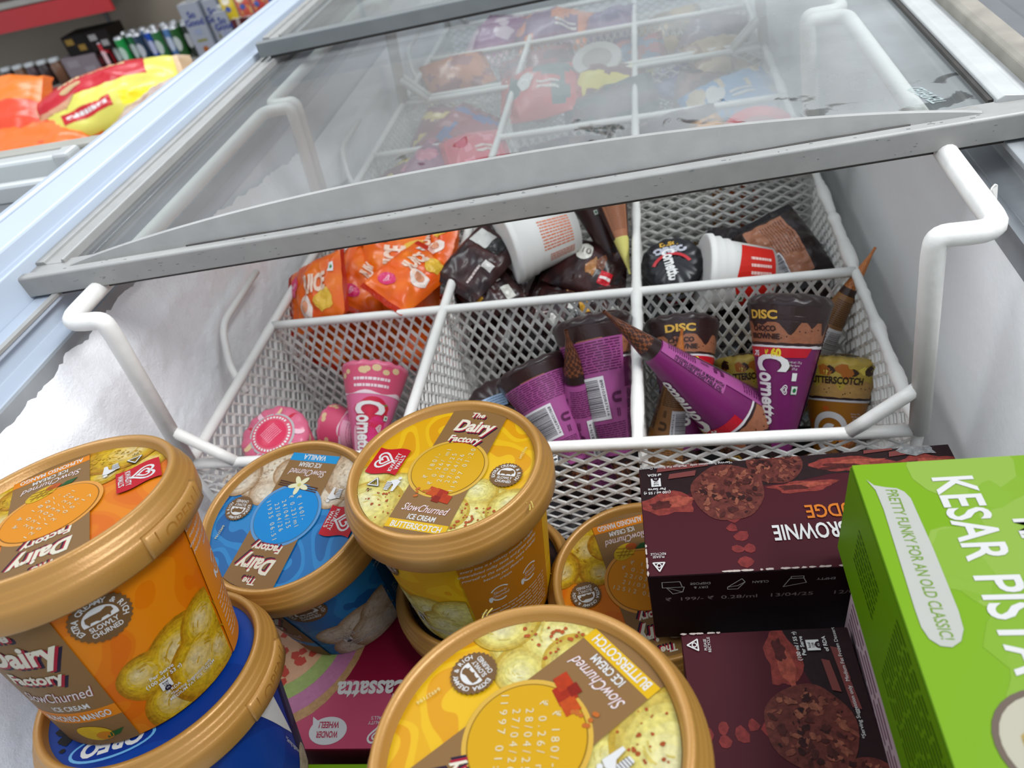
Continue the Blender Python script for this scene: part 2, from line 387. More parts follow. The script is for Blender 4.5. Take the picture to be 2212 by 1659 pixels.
# cabinet shell below the rims, liner
m = MB()
m.box(-.352, FY0, -.88, -.262, FY1, -.2); m.box(.262, FY0, -.88, .336, FY1, -.2); m.box(-.262, FY1 - .08, -.88, .262, FY1, .12); m.box(-.262, FY0, -.88, .262, FY0 + .05, .12); m.box(-.262, FY0, -.88, .262, FY1, -.2)
fz_part(m, 'cabinet', 'liner_white')
m = MB(); m.box(-.262, FY0 + .05, -.2, .262, FY1 - .08, -.194); fz_part(m, 'liner_floor', 'liner_white')
m = MB(); m.box(-.262, FY0 + .05, -.194, .262, -.012, -.1275); soften(fz_part(m, 'compressor_step', 'liner_white'), .004)
def frost_wall(x, side, y0, y1, z0, ztop, amp, ny, nz, mat, name):
    mb = MB(); V = []; rag = {}
    for i in range(ny + 1):
        y = y0 + (y1 - y0) * i / ny
        zt = ztop + 0.004 * noise.noise(Vector((y * 60, 3.3, side))) * (1 if amp > .002 else .2) + .0025 * noise.noise(Vector((y * 240, 1, side))) * (1 if amp > .002 else .1) - (max(0, y - .1) * .16 if side < 0 else 0)
        zt = max(zt, ztop - .05)
        for j in range(nz + 1):
            t = j / nz; z = z0 + (zt - z0) * t
            d = amp * (1.1 + .30 * noise.noise(Vector((y * 9, z * 9, side * 5))) + .10 * noise.noise(Vector((y * 70, z * 70, side))) + .10 * noise.noise(Vector((y * 260, z * 260, side))))
            d *= min(1, (1 - t) * 9 + .06)
            V.append((x - side * d, y, z))
    F = [(i * (nz + 1) + j, (i + 1) * (nz + 1) + j, (i + 1) * (nz + 1) + j + 1, i * (nz + 1) + j + 1) for i in range(ny) for j in range(nz)]
    mb.add(V, F); o = fz_part(mb, name, mat, True); return o
frost_wall(-.2585, -1, FY0 + .05, FY1 - .08, -.194, .0975, .0075, 520, 110, 'frost', 'frost_layer')
frost_wall(.2565, 1, FY0 + .05, FY1 - .08, -.194, .0920, .0016, 200, 50, 'frost_thin', 'frost_layer')
m = MB(); m.box(-.259, FY1 - .086, -.194, .259, FY1 - .08, .10); fz_part(m, 'frost_layer', 'frost')
m = MB()
for k in range(26):
    r = random.Random(k); y = r.uniform(-.05, .03); z = r.uniform(.119, .125)
    m.box(.258 + r.uniform(0, .006), y - .001, .1216, .262 + r.uniform(0, .006), y + r.uniform(.0005, .002), .1216 + r.uniform(.0004, .0016))
fz_part(m, 'dirt_crumbs', 'gasket_black')
m = MB(); m.add([(.2435, .030, .118), (.2475, .030, .117), (.2485, .034, .118), (.2470, .032, .1245), (.2455, .031, .1255), (.2442, .0305, .124), (.2435, .0312, .118), (.2475, .0312, .117), (.2485, .0352, .118), (.247, .0332, .1245), (.2455, .0322, .1255), (.2442, .0317, .124)],
      [(0, 1, 2, 3, 4, 5), (11, 10, 9, 8, 7, 6)] + [(i, (i + 1) % 6, 6 + (i + 1) % 6, 6 + i) for i in range(6)])
fz_part(m, 'bracket_flake', 'coated_wire')

# ================================================================ SLIDING LIDS
def glass_mat():
    m2, nt, p = newmat('misted_glass'); nt.nodes.remove(p); out = nt.nodes['Material Output']
    tc = nd(nt, 'ShaderNodeTexCoord')
    tr = nd(nt, 'ShaderNodeBsdfTransparent'); tr.inputs[0].default_value = (.93, .965, .96, 1)
    gl = nd(nt, 'ShaderNodeBsdfGlossy'); gl.inputs['Roughness'].default_value = 0.03
    fr = nd(nt, 'ShaderNodeFresnel'); fr.inputs['IOR'].default_value = 1.5
    m1 = nd(nt, 'ShaderNodeMixShader'); nt.links.new(fr.outputs[0], m1.inputs[0]); nt.links.new(tr.outputs[0], m1.inputs[1]); nt.links.new(gl.outputs[0], m1.inputs[2])
    # mist on the pane: patchy, wiped off in streaks along the front edge
    n1 = nd(nt, 'ShaderNodeTexNoise'); n1.inputs['Scale'].default_value = 7; n1.inputs['Detail'].default_value = 6; nt.links.new(tc.outputs['Object'], n1.inputs['Vector'])
    n2 = nd(nt, 'ShaderNodeTexNoise'); n2.inputs['Scale'].default_value = 26; n2.inputs['Detail'].default_value = 8; n2.inputs['Distortion'].default_value = 1.2; nt.links.new(tc.outputs['Object'], n2.inputs['Vector'])
    sx = nd(nt, 'ShaderNodeSeparateXYZ'); nt.links.new(tc.outputs['Object'], sx.inputs[0])
    r1 = nd(nt, 'ShaderNodeMapRange'); r1.inputs[1].default_value = .3; r1.inputs[2].default_value = .7; r1.inputs[3].default_value = .15; r1.inputs[4].default_value = .36; nt.links.new(n1.outputs['Fac'], r1.inputs[0])
    # wiped band: distance from the front edge disturbed by the finer noise
    ad = nd(nt, 'ShaderNodeMath', operation='MULTIPLY_ADD'); ad.inputs[1].default_value = -.34; nt.links.new(n2.outputs['Fac'], ad.inputs[0]); nt.links.new(sx.outputs['Y'], ad.inputs[2])
    rw = nd(nt, 'ShaderNodeMapRange', interpolation_type='SMOOTHSTEP'); rw.inputs[1].default_value = -.115; rw.inputs[2].default_value = -.095; nt.links.new(ad.outputs[0], rw.inputs[0])
    rx = nd(nt, 'ShaderNodeMapRange'); rx.inputs[1].default_value = -.12; rx.inputs[2].default_value = -.06; rx.inputs[3].default_value = 1; rx.inputs[4].default_value = 0; nt.links.new(sx.outputs['X'], rx.inputs[0])
    mxx = nd(nt, 'ShaderNodeMath', operation='MAXIMUM'); nt.links.new(rw.outputs[0], mxx.inputs[0]); nt.links.new(rx.outputs[0], mxx.inputs[1])
    sc = nd(nt, 'ShaderNodeMapRange'); sc.inputs[3].default_value = .22; sc.inputs[4].default_value = 1.0; nt.links.new(mxx.outputs[0], sc.inputs[0])
    xr = nd(nt, 'ShaderNodeMapRange'); xr.inputs[1].default_value = -.2; xr.inputs[2].default_value = .22; xr.inputs[3].default_value = .55; xr.inputs[4].default_value = 1.25; nt.links.new(sx.outputs['X'], xr.inputs[0])
    mu = nd(nt, 'ShaderNodeMath', operation='MULTIPLY'); nt.links.new(r1.outputs[0], mu.inputs[0]); nt.links.new(sc.outputs[0], mu.inputs[1])
    mu2 = nd(nt, 'ShaderNodeMath', operation='MULTIPLY', use_clamp=True); nt.links.new(mu.outputs[0], mu2.inputs[0]); nt.links.new(xr.outputs[0], mu2.inputs[1])
    df = nd(nt, 'ShaderNodeBsdfDiffuse'); df.inputs[0].default_value = (*S(236, 242, 242)[:3], 1)
    tl = nd(nt, 'ShaderNodeBsdfTranslucent'); tl.inputs[0].default_value = (*S(236, 242, 242)[:3], 1); m4 = nd(nt, 'ShaderNodeMixShader'); m4.inputs[0].default_value = .45; nt.links.new(df.outputs[0], m4.inputs[1]); nt.links.new(tl.outputs[0], m4.inputs[2])
    m3 = nd(nt, 'ShaderNodeMixShader'); nt.links.new(mu2.outputs[0], m3.inputs[0]); nt.links.new(m1.outputs[0], m3.inputs[1]); nt.links.new(m4.outputs[0], m3.inputs[2])
    nt.links.new(m3.outputs[0], out.inputs[0])
glass_mat()
simple('dark_frame', S(104, 108, 108), 0.4, var=0.1, vscale=60)
SH = 0.083                               # the lids sit slightly skewed in their tracks
def lid(name, label, y0, y1, zt, hx, inner_l, inner_r, fin):
    t = thing(name, label, 'freezer lid', Matrix.Translation((0, y0, zt)))
    def part(mb, nm, mat, bev=.0008, smooth=False):
        o = mb.obj(nm, mat, t, smooth)
        if bev: soften(o, bev)
        return o
    L = y1 - y0
    # front rail with a stepped outline (y-z) swept along x
    prof = [(0, -.0135), (0, -.001), (.001, 0), (.006, 0), (.0068, -.0016), (.0085, -.0022), (.0215, -.0022), (.0225, -.0060), (.0225, -.0110), (.003, -.0135)]
    m = MB(); V = []
    for x in (-hx, hx): V += [(x, y + SH * (x + hx), z) for y, z in prof]
    n = len(prof); m.add(V, [(i, (i + 1) % n, n + (i + 1) % n, n + i) for i in range(n)] + [tuple(range(n)), tuple(range(n, 2 * n))])
    part(m, 'front_rail', 'frame_grey' if fin else 'dark_frame', .0005)
    if fin:                              # bowed grip lip rising out of the front rail, nothing at both ends
        m = MB(); V = []; F = []; N = 60
        for i in range(N + 1):
            s = -1 + 2 * i / N; x = s * hx * .90; h = .0175 * (1 - abs(s) ** 2.2) ** .9 + .0002; yb = .0105 + SH * (x + hx)
            V += [(x, yb, -.0022), (x, yb + h * .35, h - .0022), (x, yb + h * .35 + .0016, h - .0016), (x, yb + .010, -.0022)]
        for i in range(N): F += [(i * 4 + k, i * 4 + (k + 1) % 4, i * 4 + 4 + (k + 1) % 4, i * 4 + 4 + k) for k in range(4)]
        m.add(V, F); part(m, 'grip_lip', 'frame_grey', 0)
        m = MB(); m.tube([(x, .0088 + SH * (x + hx), -.0012) for x in [(-.62 + 1.4 * i / 30) * hx for i in range(31)]], .0007, 6, rfn=lambda i, p: .0006 + .0010 * abs(noise.noise(Vector((p.x * 90, 0, 0))))); part(m, 'dirty_seam', 'gasket_black', 0)
    if fin:
        m = MB()
        for k in range(110):
            r = random.Random(k + 11); x = r.uniform(-.95, .95) * hx; yy = SH * (x + hx); a, b2 = r.uniform(.0002, .0012), r.uniform(.0002, .0006)
            z = -.0125 + r.random() * .011; y2 = yy + r.uniform(.001, .006)
            if k % 3: m.box(x - a, yy - .00010, z, x + a, yy + .0002, z + b2 * .6)
            else: m.box(x - a, y2, -.0001, x + a, y2 + b2, .00012)
        o = part(m, 'dirt_specks', 'dark_frame', 0); o['kind'] = 'stuff'
    m = MB(); m.box(-hx * .97, .004, -.0165, hx * .97, .0075, -.0130)
    for i in range(len(m.v)): m.v[i] = (m.v[i][0], m.v[i][1] + SH * (m.v[i][0] + hx), m.v[i][2])
    part(m, 'gasket', 'gasket_black', 0)
    m = MB(); m.prism_y([(-hx, -.0135), (-hx, -.0005), (-hx + .0008, 0), (-hx + .007, 0), (-hx + .0078, -.0018), (-inner_l - .0015, -.0018), (-inner_l - .0005, 0.0004), (-inner_l + .0012, 0), (-inner_l + .0012, -.0080), (-hx + .002, -.0135)], .018, L)
    part(m, 'side_rail', 'frame_grey')
    m = MB(); m.prism_y([(hx, -.0135), (hx, -.0020), (hx - .0060, -.0015), (hx - .0066, 0), (inner_r + .003, .0012), (inner_r, -.0005), (inner_r, -.0080), (hx - .002, -.0135)], .018 + SH * 2 * hx, L)
    part(m, 'side_rail', 'frame_white')
    m = MB(); m.box(inner_r - .0025, .022 + SH * 2 * hx, -.0042, inner_r + .0002, L - .02, -.0020); part(m, 'gasket', 'gasket_black', 0)
    m = MB(); m.box(-hx, L - .02, -.0135, hx, L, -.0005); part(m, 'rear_rail', 'frame_grey')
    m = MB(); m.add([(-inner_l, .02 + SH * (hx - inner_l), -.0050), (inner_r, .02 + SH * (hx + inner_r), -.0050), (inner_r, L - .01, -.0050), (-inner_l, L - .01, -.0050)], [(0, 1, 2, 3)])
    g = m.obj('glass_pane', 'misted_glass', t, fix=False)
    return t, g
lf, gf = lid('sliding_lid', 'front sliding lid of misted glass in a grey frame, standing half open', 0.030, 0.66, 0.137, 0.284, 0.2635, 0.2650, True)
c = Canvas()      # etched stamp on the corner of the pane, read from the other side
c.text('TEMPERED', 0, 0, .0075, S(206, 222, 220), 0, width=.024, bold=.01)
c.build('etched_stamp', lambda x, y, o: (.2403 - y - x * .28, .1216 - .030 + x, -.0046 + o), lf)
lr, gr = lid('sliding_lid', 'rear sliding lid of misted glass, overlapping the half open front lid', 0.405, 1.10, 0.1535, 0.275, 0.2560, 0.2580, False)

# ================================================================ BASKETS
WC = 0.15; D = 0.1527; BD = 0.165
def lattice(w, h, cw, ch, strand, thick, seed=0, frost=0.0):
    # expanded-metal sheet in the x-z plane, top edge at z=0
    mb = MB(); nx = max(1, round(w / cw)); nz = max(1, round(h / ch)); cw = w / nx; ch = h / nz
    rnd = random.Random(seed)
    def bar(a, b, wd):
        a = Vector((a[0], 0, a[1])); b = Vector((b[0], 0, b[1])); d = (b - a); n = Vector((-d.z, 0, d.x)).normalized() * wd / 2; y = Vector((0, thick / 2, 0)); tw = Vector((0, thick * .35, 0))
        vs = [a - n - y - tw, a + n - y + tw * 0, a + n + y, a - n + y - tw, b - n - y - tw, b + n - y, b + n + y, b - n + y - tw]
        mb.add(vs, [(0, 1, 5, 4), (1, 2, 6, 5), (2, 3, 7, 6), (3, 0, 4, 7)])
    for j in range(nz):
        for i in range(nx):
            x0, z0 = -w / 2 + i * cw, -j * ch; q = [(x0 + cw / 2, z0), (x0 + cw, z0 - ch / 2), (x0 + cw / 2, z0 - ch), (x0, z0 - ch / 2)]
            s2 = strand * (1 + frost * max(0, noise.noise(Vector((x0 * 30, z0 * 30, seed)))) * 2)
            for k in range(4): bar(q[k], q[(k + 1) % 4], s2)
    return mb.mesh('mesh_panel', 'coated_wire')
ME_MID = lattice(WC, BD, .0094, .0160, .0020, .0014, 1)
ME_WIDE = lattice(WC, BD, .0170, .0096, .0015, .0015, 2)
ME_SIDE = lattice(D, BD, .0110, .0120, .0018, .0014, 3, .6)
ME_FLOOR = lattice(WC, D, .0165, .0100, .0022, .0016, 4)
def bend(pts, r=.008, n=5):
    out = [Vector(pts[0])]
    for i in range(1, len(pts) - 1):
        p = Vector(pts[i]); a = (Vector(pts[i - 1]) - p); b = (Vector(pts[i + 1]) - p); k = min(r, a.length * .45, b.length * .45); A = p + a.normalized() * k; B2 = p + b.normalized() * k
        for j in range(n + 1):
            t = j / n; out.append(A * (1 - t) ** 2 + p * 2 * t * (1 - t) + B2 * t * t)
    out.append(Vector(pts[-1])); return out
def basket(y0, label):
    t = thing('storage_basket', label, 'basket', Matrix.Translation((0, y0, -BD)), 'hanging ice cream baskets')
    def wire(nm, pts, r, rfn=None, n=10):
        m = MB(); m.tube([Vector(p) + Vector((0, 0, BD)) for p in pts], r, n, rfn=rfn); return m.obj(nm, 'coated_wire', t, True)
    X = [-1.5 * WC, -.5 * WC, .5 * WC, 1.5 * WC]; Y = [0, D, 2 * D]
    def line(a, b, k=24): return [Vector(a).lerp(Vector(b), i / k) for i in range(k + 1)]
    for y in Y: wire('cross_rail', line((X[0], y, 0), (X[3], y, 0)), .0036, rfn=lambda i, p: .0036 + .0003 * noise.noise(Vector((p.x * 60, p.y * 9, 1))))
    for k, x in enumerate(X):
        amp = .0030 if k == 3 else (.0012 if k == 2 else .0003)
        wire('long_rail', line((x, 0, 0), (x, 2 * D, 0), 90), .0038, rfn=lambda i, p, amp=amp: .0038 + amp * max(-.2, noise.noise(Vector((p.x * 10, p.y * 32, 4)) ) + .4 * noise.noise(Vector((p.x, p.y * 140, 7)))))
    def panel(me, x, y, rz=0):
        o = bpy.data.objects.new('mesh_panel', me); COL.objects.link(o); o.parent = t; o.location = (x, y, BD); o.rotation_euler = (0, 0, rz)
    for i in range(3):
        cx = (X[i] + X[i + 1]) / 2
        panel(ME_WIDE, cx, 0); panel(ME_MID, cx, D); panel(ME_WIDE, cx, 2 * D)
    for x in X:
        for j in range(2): panel(ME_SIDE, x, (j + .5) * D, PI / 2)
    for i in range(3):
        for j in range(2):
            o = bpy.data.objects.new('floor_panel', ME_FLOOR); COL.objects.link(o); o.parent = t; o.location = ((X[i] + X[i + 1]) / 2, (j + 1) * D, 0); o.rotation_euler = (-PI / 2, 0, 0); o.location.y = (j) * D
    for s in (-1, 1):
        x = s * 1.5 * WC
        h = wire('hanger', bend([(x, 0, 0), (s * .2135, 0, .112), (s * .2135, 0, .1215), (s * .2385, 0, .1215), (s * .2385, 2 * D, .1215), (s * .2135, 2 * D, .1215), (s * .2135, 2 * D, .112), (x, 2 * D, 0)], .011), .0052, n=14)
        for y in (0, 2 * D): wire('brace', line((s * .2215, y, .033), (s * .190, y, .001), 4), .0038)
        wire('post', line((x, 0, 0), (x, 0, -BD), 6), .003)
        if s < 0: wire('side_loop', bend([(x - .016, D * 1.25, .03), (x - .017, D * .78, .028), (x - .010, D * .62, .005), (x + .001, D * .55, -.012)], .012), .0028)
    return t
basket(0, 'nearest white mesh basket with six cells, in front of the glass lid')
basket(.318, 'white mesh basket behind the open one, seen through the misted front lid')
basket(.636, 'farthest white mesh basket under the rear lid')
#SECTION3
# ================================================================ ICE CREAM TUBS
VIEW = Vector((0.0995, -0.294, 0.3132))      # where a customer leans over the freezer; printed fronts face there
RL = 0.052; TH = 0.105; US = 0.88      # tub drawn at 0.88 of its nominal size
LID_PROF = [(.0, -.0006), (.0515, -.0006), (.0522, 0), (.0530, .0036), (.0538, .0048), (.0552, .0054), (.0566, .0052), (.0574, .0040), (.0578, .0018), (.0584, .0010), (.0590, .0004), (.0594, -.0012), (.0600, -.0018), (.0606, -.0026), (.0609, -.0045), (.0614, -.0050), (.0620, -.0062), (.0621, -.0080), (.0617, -.0160), (.0609, -.0172), (.0572, -.0168), (.0568, -.0100)]
ME_LID = None
FL = {
 'butter': dict(sw='swirl_yellow', circ=S(228, 174, 12), stripe=S(238, 190, 16), word='BUTTERSCOTCH', sc=S(240, 226, 128, .35), sd=S(206, 172, 60, .4), panel=S(206, 128, 18), line=S(150, 110, 10)),
 'mango': dict(sw='swirl_orange', circ=S(244, 154, 18), stripe=S(242, 140, 16), word='ALPHONSO MANGO', sc=S(232, 190, 34, .4), sd=S(190, 130, 10, .5), panel=S(246, 146, 16), line=S(150, 96, 20)),
 'vanilla': dict(sw='swirl_blue', circ=S(14, 146, 222), stripe=S(30, 156, 220), word='VANILLA', sc=S(236, 218, 190, .3), sd=S(188, 152, 112, .45), panel=S(16, 84, 128), line=S(80, 120, 150)),
 'oreo': dict(sw='plain_navy', circ=None, stripe=None, word=None, sc=None, sd=None, panel=S(20, 30, 70), line=None),
 'dark': dict(sw='plain_dark', circ=None, stripe=None, word=None, sc=None, sd=None, panel=S(30, 20, 20), line=None)}
def badge(c, x, y, r, layer):
    pts = []
    for i in range(56): a = 2 * PI * i / 56; k = r * (1.0 if i % 2 else .93); pts.append((x + k * math.cos(a), y + k * math.sin(a)))
    c.poly(pts, S(126, 92, 54), layer)
    c.arc_text('EXTRA CREAMY & RICH', x, y, r * .76, r * .2, WHITE, layer + 1, PI / 2, .215)
    dome = [(x + r * .56 * math.cos(a), y + r * .02 + r * .54 * math.sin(a)) for a in [PI * 1.06 - PI * 1.12 * i / 20 for i in range(21)]]
    c.poly(dome, WHITE, layer + 1)
    cow = [(-.44, .12), (-.40, .30), (-.2, .33), (.1, .32), (.3, .40), (.42, .30), (.44, .14), (.34, .10), (.30, -.04), (.24, .06), (.05, .05), (-.02, -.04), (-.12, .04), (-.3, .05), (-.36, -.06)]
    c.poly([(x + a * r, y + b * r) for a, b in cow], S(126, 92, 54), layer + 2)
    c.text('SLOWLY', x, y - r * .26, r * .21, WHITE, layer + 1, width=r * .92, bold=.02); c.text('CHURNED', x, y - r * .54, r * .21, WHITE, layer + 1, width=r * .98, bold=.02)
def brand(c, x, y, k, layer, the=True, shadow=True):
    # three-line wordmark in cream letters with a red and dark drop shadow
    for col, d, ly in ((NAVY, .030, 0), (S(180, 24, 50), .015, 1), (CREAM, 0, 2)):
        if the: c.text('The', x - .0 * k, y + .30 * k, .085 * k, col, layer + ly, bold=.03, shear=.2, dx=d * k, dy=-d * k)
        c.text('Dairy', x + .04 * k, y + .10 * k, .20 * k, col, layer + ly, width=.52 * k, bold=.035, shear=.25, dx=d * k, dy=-d * k)
        c.text('Factory', x, y - .14 * k, .105 * k, col, layer + ly, width=.42 * k, bold=.035, shear=.15, dx=d * k, dy=-d * k)
def flag(c, x, y, k, layer, rot=0):
    p = []
    for i in range(9): t = i / 8; p.append((-.20 + .40 * t, -.21 - .02 * math.sin(t * 2 * PI)))
    for i in range(9): t = 1 - i / 8; p.append((-.20 + .40 * t, .20 - .02 * math.sin(t * 2 * PI)))
    cs, sn = math.cos(rot), math.sin(rot)
    f = lambda u, v: (x + k * (u * cs - v * sn), y + k * (u * sn + v * cs))
    c.poly([f(*q) for q in p], RED, layer); hx, hy = f(-.05, .0); c.heart(hx, hy, .125 * k, WHITE, layer + 1, rot + PI / 2)
    a = f(.09, -.01); b = f(.155, -.01)
    c.text('KWALITY', a[0], a[1], .05 * k, WHITE, layer + 1, rot=rot + PI / 2, bold=.02); c.text("WALL'S", b[0], b[1], .05 * k, WHITE, layer + 1, rot=rot + PI / 2, bold=.02)
def slow(c, x, y, w2, layer, col=S(224, 176, 176)):
    for cc, d, ly in ((S(170, 60, 60), .006, 0), (S(246, 232, 228), 0, 1)):
        c.text('SlowChurned', x, y, w2 * .19, cc, layer + ly, width=w2, shear=.35, bold=.004, dx=d * w2, dy=-d * w2)
def lid_label(fl, codes, crot):
    F = FL[fl]; c = Canvas(); clip = ngon(0, 0, 1.0, n=72)
    c.disc(0, 0, 1.0, WHITE, 0, n=72, mat=1)
    if fl == 'oreo':
        c.disc(.1, .05, .62, S(30, 110, 210), 1, clip, 40, .45)
        c.poly(ngon(.22, .70, .40, .16, 30), S(120, 190, 240), 2); c.poly(ngon(.22, .70, .37, .135, 30), S(12, 54, 150), 3)
        c.text('OREO', .22, .70, .16, WHITE, 4, width=.58, bold=.05)
        for i in range(16):
            r = random.Random(i); a = r.uniform(-.1, .75); q = r.uniform(.6, .95); c.disc(q * math.cos(a), q * math.sin(a), r.uniform(.03, .09), S(24, 22, 30, .3), 5, clip, 7, wob=.6, seed=i)
        return c
    if fl == 'dark':
        for i in range(40):
            r = random.Random(i); a = r.uniform(0, 2 * PI); q = r.uniform(.2, .98); c.disc(q * math.cos(a), q * math.sin(a), r.uniform(.04, .12), S(*r.choice(((16, 12, 14), (150, 130, 110), (60, 36, 30)))), 2, clip, 7, wob=.6, seed=i)
        return c
    # scoops left and right of the band
    sc, sd = F['sc'], F['sd']
    for i, (x, y, r) in enumerate([(-.80, -.28, .24), (-.42, -.36, .22), (-.62, -.72, .42), (-.28, -.66, .26), (.52, -.30, .22), (.98, -.46, .30), (.74, -.40, .22), (.58, -.72, .36), (.30, -.62, .24)]):
        c.scoop(x, y, r, sc, sd, 2 + (i % 3), clip, i + len(fl))
    for i in range(60):
        r = random.Random(i * 7 + len(fl)); x, y = r.choice((r.uniform(-.8, -.3), r.uniform(.42, .8))), r.uniform(-.85, -.45)
        if x * x + y * y < .9: c.disc(x, y, r.uniform(.006, .02), S(190, 90, 40, .3) if fl == 'butter' else mixc(sd, sc, .4), 6, None, 7, wob=.5, seed=i)
    c.poly([(-.31, 1.1), (-.30, -1.1), (.40, -1.1), (.40, 1.1)], BROWN, 7, clip)
    c.disc(.03, 0, .455, mixc(F['circ'], (1, .9, .5, 0), .12), 8, None, 56); c.disc(.03, 0, .42, F['line'], 9, None, 56); c.disc(.03, 0, .411, F['circ'], 10, None, 56)
    brand(c, .04, .62, .98, 8)
    c.rect(-.30, -.92, .40, -.80, F['stripe'], 8, clip); c.text(F['word'], .05, -.865, .080, WHITE, 9, width=.58 if len(F['word']) > 8 else .34, bold=.02)
    c.text('ICE CREAM', .06, -.745, .07, WHITE, 9, width=.32, bold=.02); slow(c, .05, -.62, .54, 9)
    if fl == 'butter':
        for x, y, r, cc in ((.12, -.40, .085, S(176, 44, 14, .3)), (.02, -.37, .07, S(206, 80, 20, .2)), (.20, -.45, .07, S(196, 60, 16, .2)), (.10, -.47, .05, S(150, 30, 10, .2))):
            c.poly([(x - r, y - r * .7), (x + r * .8, y - r), (x + r, y + r * .6), (x - r * .7, y + r)], cc, 11)
        for i in range(9): r = random.Random(i); c.disc(-.12 + r.uniform(-.08, .1), -.42 + r.uniform(-.06, .07), .018, S(206, 110, 40), 11, None, 10)
    elif fl == 'mango':
        c.disc(.12, -.44, .15, S(232, 190, 30, .1), 11, None, 28, .10, rot=.5); c.disc(.02, -.49, .07, S(206, 90, 30, .1), 12, None, 16, .05); c.poly([(-.02, -.44), (-.14, -.42), (-.20, -.50), (-.10, -.50)], S(40, 96, 44), 11)
        for k in (-.05, 0, .05): c.stroke([(.05 + k, -.50), (.16 + k, -.36)], .008, S(170, 120, 16), 13); c.stroke([(.02, -.42 + k), (.22, -.46 + k)], .008, S(170, 120, 16), 13)
    else:
        for k in range(5): a = 2 * PI * k / 5 + .3; c.disc(.06 + .075 * math.cos(a), -.43 + .075 * math.sin(a), .075, S(246, 242, 196), 12, None, 16, .034, rot=a)
        c.disc(.06, -.43, .025, S(222, 214, 120), 13, None, 12)
        for k in (-.03, 0, .03): c.stroke([(-.22, -.38 + k), (.36, -.44 + k)], .016, S(84, 50, 34), 11)
    flag(c, -.735, .0, 1.0, 9); badge(c, .73, 0, .185, 9)
    # recycling triangle and litter man
    for k in range(3): a = PI / 2 + k * 2 * PI / 3; b = a + 2 * PI / 3; c.stroke([(-.72 + .075 * math.cos(a), -.36 + .075 * math.sin(a)), (-.72 + .075 * math.cos(b), -.36 + .075 * math.sin(b))], .024, S(50, 50, 54), 11); c.stroke([(-.72 + .075 * math.cos(a), -.36 + .075 * math.sin(a)), (-.72 + .075 * math.cos(b), -.36 + .075 * math.sin(b))], .013, WHITE, 12)
    c.text('5', -.72, -.36, .05, S(50, 50, 54), 12); c.text('PP', -.73, -.47, .045, S(50, 50, 54), 12)
    c.poly([(-.58, -.31), (-.50, -.31), (-.515, -.44), (-.565, -.44)], WHITE, 11); c.lines(-.575, -.43, -.505, -.32, 5, S(60, 60, 64), 12, 3, .35)
    c.poly([(-.47, -.27), (-.42, -.29), (-.44, -.45), (-.47, -.45), (-.48, -.36), (-.54, -.30)], WHITE, 12); c.disc(-.445, -.25, .022, WHITE, 12, None, 12)
    cs, sn = math.cos(crot), math.sin(crot)
    for i, st in enumerate(codes):
        v = .20 - i * .095; c.text(' '.join(st.replace('  ', ' ')), .03 - v * sn, v * cs, .058, S(246, 236, 200), 11, rot=crot, bold=-.006, width=.056 * len(st))
    c.text('64927194', .80, .36, .035, S(246, 226, 150), 9, rot=1.5)
    return c
